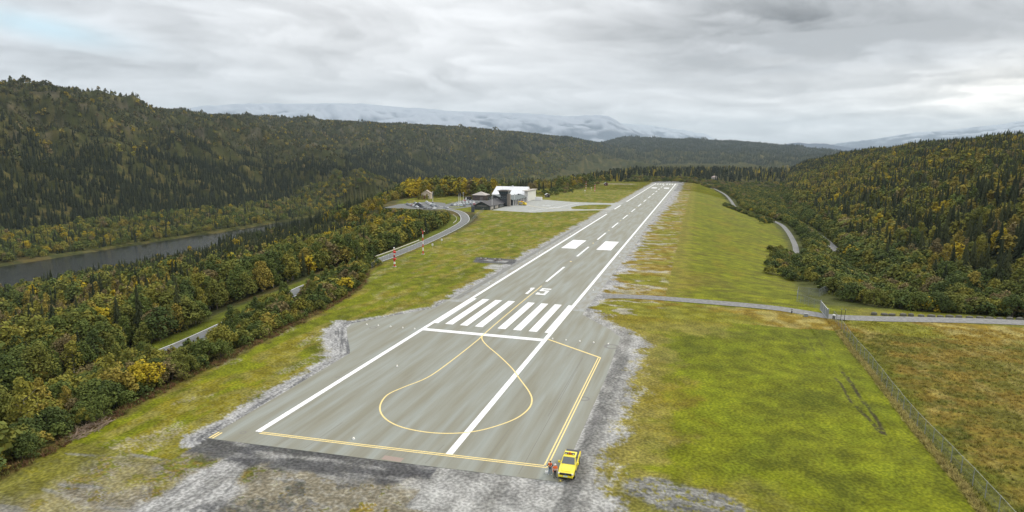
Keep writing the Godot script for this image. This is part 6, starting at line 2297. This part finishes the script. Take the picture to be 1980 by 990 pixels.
func make_person(label: String, at: Vector3, turn: float, pose: Dictionary, cl: Dictionary) -> void:
	var t := thing("person", label, "person", at, turn)
	var skin := Color(0.42, 0.24, 0.16)
	var bones := []
	var kinds := []
	var add := func(a: Vector3, b: Vector3, ra: float, rb: float, k: String) -> void:
		bones.append([a, b, ra, rb]); kinds.append(k)
	var hip := Vector3(0, 0.94, 0)
	var chest: Vector3 = Vector3(0, 1.30, 0.0) + pose.lean * 0.7
	var neck: Vector3 = Vector3(0, 1.50, 0.0) + pose.lean
	var head: Vector3 = neck + Vector3(0, 0.165, 0.035)
	add.call(hip + Vector3(-0.07, 0, 0), hip + Vector3(0.07, 0, 0), 0.125, 0.125, "leg")
	add.call(hip + Vector3(0, 0.12, 0), chest, 0.135, 0.145, "top")
	add.call(chest + Vector3(-0.10, 0.05, 0), chest + Vector3(0.10, 0.05, 0), 0.125, 0.125, "top")
	add.call(chest + Vector3(-0.16, 0.13, 0), chest + Vector3(0.16, 0.13, 0), 0.065, 0.065, "top")
	add.call(chest + Vector3(0, 0.15, 0), head + Vector3(0, -0.04, -0.02), 0.055, 0.052, "skin")
	add.call(head + Vector3(0, 0.03, -0.012), head + Vector3(0, -0.015, 0.012), 0.098, 0.088, "head")
	add.call(head + Vector3(0, -0.07, 0.035), head + Vector3(0, -0.085, 0.05), 0.052, 0.042, "head")
	add.call(head + Vector3(0, -0.01, 0.10), head + Vector3(0, -0.035, 0.118), 0.012, 0.016, "head")
	for s in [-1.0, 1.0]:
		add.call(head + Vector3(0.092 * s, -0.02, 0), head + Vector3(0.1 * s, 0.012, -0.008), 0.014, 0.018, "head")
	var limbs := []
	for k in 2:
		var s := -1.0 if k == 0 else 1.0
		var sh := chest + Vector3(0.205 * s, 0.12, 0)
		var el: Vector3 = pose.elbow[k]
		var wr: Vector3 = pose.wrist[k]
		add.call(sh, el, 0.062, 0.048, "sleeve")
		add.call(el, wr, 0.046, 0.034, "sleeve")
		limbs.append([el, wr])
		var kn: Vector3 = pose.knee[k]
		var an: Vector3 = pose.ankle[k]
		add.call(hip + Vector3(0.09 * s, -0.04, 0), kn, 0.098, 0.062, "leg")
		add.call(kn, an, 0.066, 0.045, "leg")
		add.call(an + Vector3(0, -0.035, -0.04), an + Vector3(0.03 * s, -0.045, 0.15), 0.048, 0.040, "shoe")
	var paint := func(p: Vector3, b: int) -> Color:
		match kinds[b]:
			"top", "sleeve":
				if kinds[b] == "sleeve" and not cl.full:
					return cl.sleeve
				var y: float = p.y
				if absf(y - cl.band) < 0.035 or absf(y - cl.band - 0.13) < 0.022:
					return Color(0.62, 0.62, 0.58)
				if cl.full or y > 1.02 and absf(p.x) < 0.20 and not (p.z > 0.08 and absf(p.x) < 0.035 and y > 1.2):
					return Color(0.80, 0.13, 0.02)
				return cl.sleeve
			"leg":
				return cl.legs
			"shoe":
				return cl.shoes
			"head":
				var q: Vector3 = p - head
				if q.y > 0.045 - maxf(q.z, 0.0) * 0.2 or q.z < -0.035 and q.y > -0.06:
					return cl.hair
				if absf(q.y - 0.012) < 0.010 and absf(absf(q.x) - 0.034) < 0.014 and q.z > 0.05:
					return Color(0.03, 0.02, 0.02)
				if absf(q.y + 0.062) < 0.007 and absf(q.x) < 0.026 and q.z > 0.05:
					return Color(0.28, 0.10, 0.08)
				return skin
		return skin
	var body := nets(bones, 0.018, 0.05, paint)
	for k in 2:
		var el: Vector3 = limbs[k][0]
		var wr: Vector3 = limbs[k][1]
		body.join(nets(hand(wr, wr - el, Vector3(-1 if k == 1 else 1, 0.4, 0.3), 0.5), 0.0042, 0.006, func(_p, _b): return skin))
	obj("body", body, plain(Color.WHITE, 0.85, 0.0, true), t)
	if cl.helmet:
		var m := MB.new()
		m.lathe(head + Vector3(0, 0.035, 0), [[0.135, 0.0], [0.128, 0.03], [0.115, 0.07], [0.075, 0.108], [0.01, 0.122]], 16)
		obj("helmet", m, plain(Color(0.72, 0.62, 0.60), 0.4), t)
	else:
		var m := MB.new()
		m.lathe(head + Vector3(0, 0.02, -0.02), [[0.100, 0.0], [0.112, 0.03], [0.104, 0.075], [0.062, 0.112], [0.01, 0.122]], 14)
		obj("hair", m, plain(cl.hair, 0.8), t)
	if cl.has("held"):
		var hm := MB.new()
		hm.box(cl.held, Vector3(0.17, 0.03, 0.12))
		hm.tube(cl.held + Vector3(0.05, 0, 0.05), cl.held + Vector3(0.07, 0.04, 0.15), 0.005, 0.004, 5)
		obj("remote_control", hm, M.dark, t)

func make_people() -> void:
	make_person("dark haired person in orange hi-vis vest and blue jeans looking down", P(27.55, 0.0, 67.55), 0.25, {
		"lean": Vector3(0, 0, 0.03),
		"elbow": [Vector3(-0.30, 1.13, -0.02), Vector3(0.30, 1.13, -0.02)],
		"wrist": [Vector3(-0.11, 1.12, 0.24), Vector3(0.11, 1.12, 0.24)],
		"knee": [Vector3(-0.11, 0.50, 0.03), Vector3(0.12, 0.50, 0.02)],
		"ankle": [Vector3(-0.13, 0.085, -0.02), Vector3(0.14, 0.085, 0.0)],
	}, {"full": false, "sleeve": Color(0.02, 0.02, 0.024), "band": 1.04, "legs": Color(0.085, 0.16, 0.26), "shoes": Color(0.55, 0.56, 0.56), "hair": Color(0.025, 0.018, 0.014), "helmet": false, "held": Vector3(0, 1.14, 0.33)})
	make_person("person in orange hi-vis jacket, pale helmet and black trousers by the truck", P(28.27, 0.0, 67.0), 0.55, {
		"lean": Vector3(0, 0, 0.05),
		"elbow": [Vector3(-0.28, 1.12, -0.05), Vector3(0.30, 1.13, -0.04)],
		"wrist": [Vector3(-0.24, 0.90, 0.10), Vector3(0.20, 1.02, 0.18)],
		"knee": [Vector3(-0.10, 0.50, 0.05), Vector3(0.11, 0.50, 0.02)],
		"ankle": [Vector3(-0.11, 0.085, 0.03), Vector3(0.14, 0.085, -0.05)],
	}, {"full": true, "sleeve": Color(0.80, 0.13, 0.02), "band": 1.06, "legs": Color(0.016, 0.016, 0.02), "shoes": Color(0.02, 0.02, 0.02), "hair": Color(0.12, 0.07, 0.04), "helmet": true})
	# a white case beside the first person
	var bag := thing("equipment_case", "small white case on the pad beside the person in jeans", "case", P(27.1, 0.0, 67.75), 0.4)
	obj("shell", boxm(Vector3(0, 0.14, 0), Vector3(0.34, 0.28, 0.22)), M.whitep, bag)
	var hd := MB.new()
	hd.tube(Vector3(-0.07, 0.28, 0), Vector3(-0.07, 0.33, 0), 0.012, 0.012, 6); hd.tube(Vector3(0.07, 0.28, 0), Vector3(0.07, 0.33, 0), 0.012, 0.012, 6); hd.tube(Vector3(-0.07, 0.33, 0), Vector3(0.07, 0.33, 0), 0.012, 0.012, 6)
	obj("handle", hd, M.dark, bag)
	# a small folded drone on the ground in front of the truck
	var dr := thing("small_drone", "small yellowish drone on its landing mat in front of the truck", "drone", P(29.1, -0.02, 66.42), 0.3)
	var bd := MB.new(); bd.box(Vector3(0, 0.09, 0), Vector3(0.16, 0.09, 0.30))
	obj("body", bd, plain(Color(0.55, 0.45, 0.10), 0.5), dr)
	for q in [[-1, -1], [1, -1], [-1, 1], [1, 1]]:
		var a := MB.new(); a.tube(Vector3(q[0] * 0.06, 0.1, q[1] * 0.1), Vector3(q[0] * 0.26, 0.13, q[1] * 0.22), 0.018, 0.014, 6); a.tube(Vector3(q[0] * 0.26, 0.0, q[1] * 0.22), Vector3(q[0] * 0.26, 0.17, q[1] * 0.22), 0.016, 0.016, 6)
		var ar := obj("arm", a, plain(Color(0.55, 0.45, 0.10), 0.5), dr)
		var pr := MB.new(); pr.box(Vector3(q[0] * 0.26, 0.175, q[1] * 0.22), Vector3(0.26, 0.008, 0.03), Color.WHITE, Basis(Vector3.UP, q[0] * 0.7))
		obj("propeller", pr, M.dark, ar)

func make_brush() -> void:
	var t := thing("brush_pile", "heap of grey dead branches at the shrubs' edge, lower left", "branches", P(-36.6, Hf(-36.6, 60.5) - 0.1, 60.5), 0.3)
	var g := RandomNumberGenerator.new()
	g.seed = 8
	var m := plain(Color(0.23, 0.17, 0.125), 0.95)
	for k in 46:
		var mb := MB.new()
		var p := Vector3(g.randf_range(-1.2, 1.6), g.randf_range(0.1, 0.5), g.randf_range(-2.6, 2.6))
		var a := g.randf_range(-0.6, 0.6) + (PI if g.randf() < 0.3 else 0.0)
		var d := Vector3(sin(a), g.randf_range(0.0, 0.4), cos(a)).normalized()
		var l := g.randf_range(1.6, 3.6)
		var e := p + d * l * 0.5
		mb.tube(p - d * l * 0.4, e, 0.06, 0.03, 5, Color.WHITE, false)
		for j in 3:
			mb.tube(e.lerp(p, j * 0.3), e + Vector3(g.randf_range(-1, 1), g.randf_range(0.1, 0.7), g.randf_range(-1, 1)) * 0.8, 0.022, 0.006, 4, Color.WHITE, false)
		obj("branch", mb, m, t)

# ------------------------------------------------------------------ all of it
const FOG := 0.00004
const EXPO := 1.66
const GRID := 1.0
const DENS := 1.0
const MOST := 290

func _ready() -> void:
	rng.seed = 20240
	for q in [[nA, 0.03, 1], [nB, 0.16, 2], [nC, 0.75, 3], [nH, 0.0075, 4], [nD, 2.6, 6]]:
		var n: FastNoiseLite = q[0]
		n.noise_type = FastNoiseLite.TYPE_SIMPLEX_SMOOTH
		n.frequency = q[1]
		n.seed = q[2]
		n.fractal_octaves = 3
	make_light()
	CF = Vector3(sin(YAW) * cos(PITCH), -sin(PITCH), -cos(YAW) * cos(PITCH))
	CR = Vector3(cos(YAW), 0, sin(YAW))
	CU = CR.cross(CF)
	var clock := Time.get_ticks_msec()
	make_tables()
	make_materials()
	make_terrain()
	print("terrain ", Time.get_ticks_msec() - clock)
	mountain("snowy_mountains", [[-50, 900], [-43, 1200], [-40.5, 1245], [-37, 1330], [-32.7, 1400], [-30, 1395], [-26, 1300], [-22.5, 1245], [-18.2, 1220], [-15.5, 1180], [-13.9, 1130], [-11.5, 1120], [-9.2, 1130], [-7.6, 1050], [-6.5, 840], [-4.8, 620], [-2, 500]], 17500.0, 0.0, M.mountain, 0.75, 3)
	mountain("far_mountains", [[-12, 900], [-7.5, 1290], [-5.0, 1200], [-1.5, 980], [0.5, 780], [2.8, 420], [5, 300]], 24000.0, 0.0, M.mountain, 0.9, 5)
	mountain("far_hills", [[2.5, 150], [5.8, 190], [8.0, 285], [9.5, 240], [11.0, 170], [13.0, 120]], 12000.0, -20.0, M.mountain, 0.25, 7)
	mountain("far_mountains", [[9.0, 200], [10.4, 330], [13.0, 560], [16.5, 760], [18.8, 830], [22.5, 1030], [28, 1200], [36, 1250]], 22000.0, 0.0, M.mountain, 0.9, 9)
	make_pavement()
	make_roads()
	make_water()
	make_buildings()
	make_lights()
	make_masts()
	make_fences()
	make_brush()
	make_pickup()
	make_fire_truck()
	make_cars()
	make_people()
	print("things ", Time.get_ticks_msec() - clock)
	make_tree_meshes()
	make_grass()
	grow()
	print("trees ", Time.get_ticks_msec() - clock)
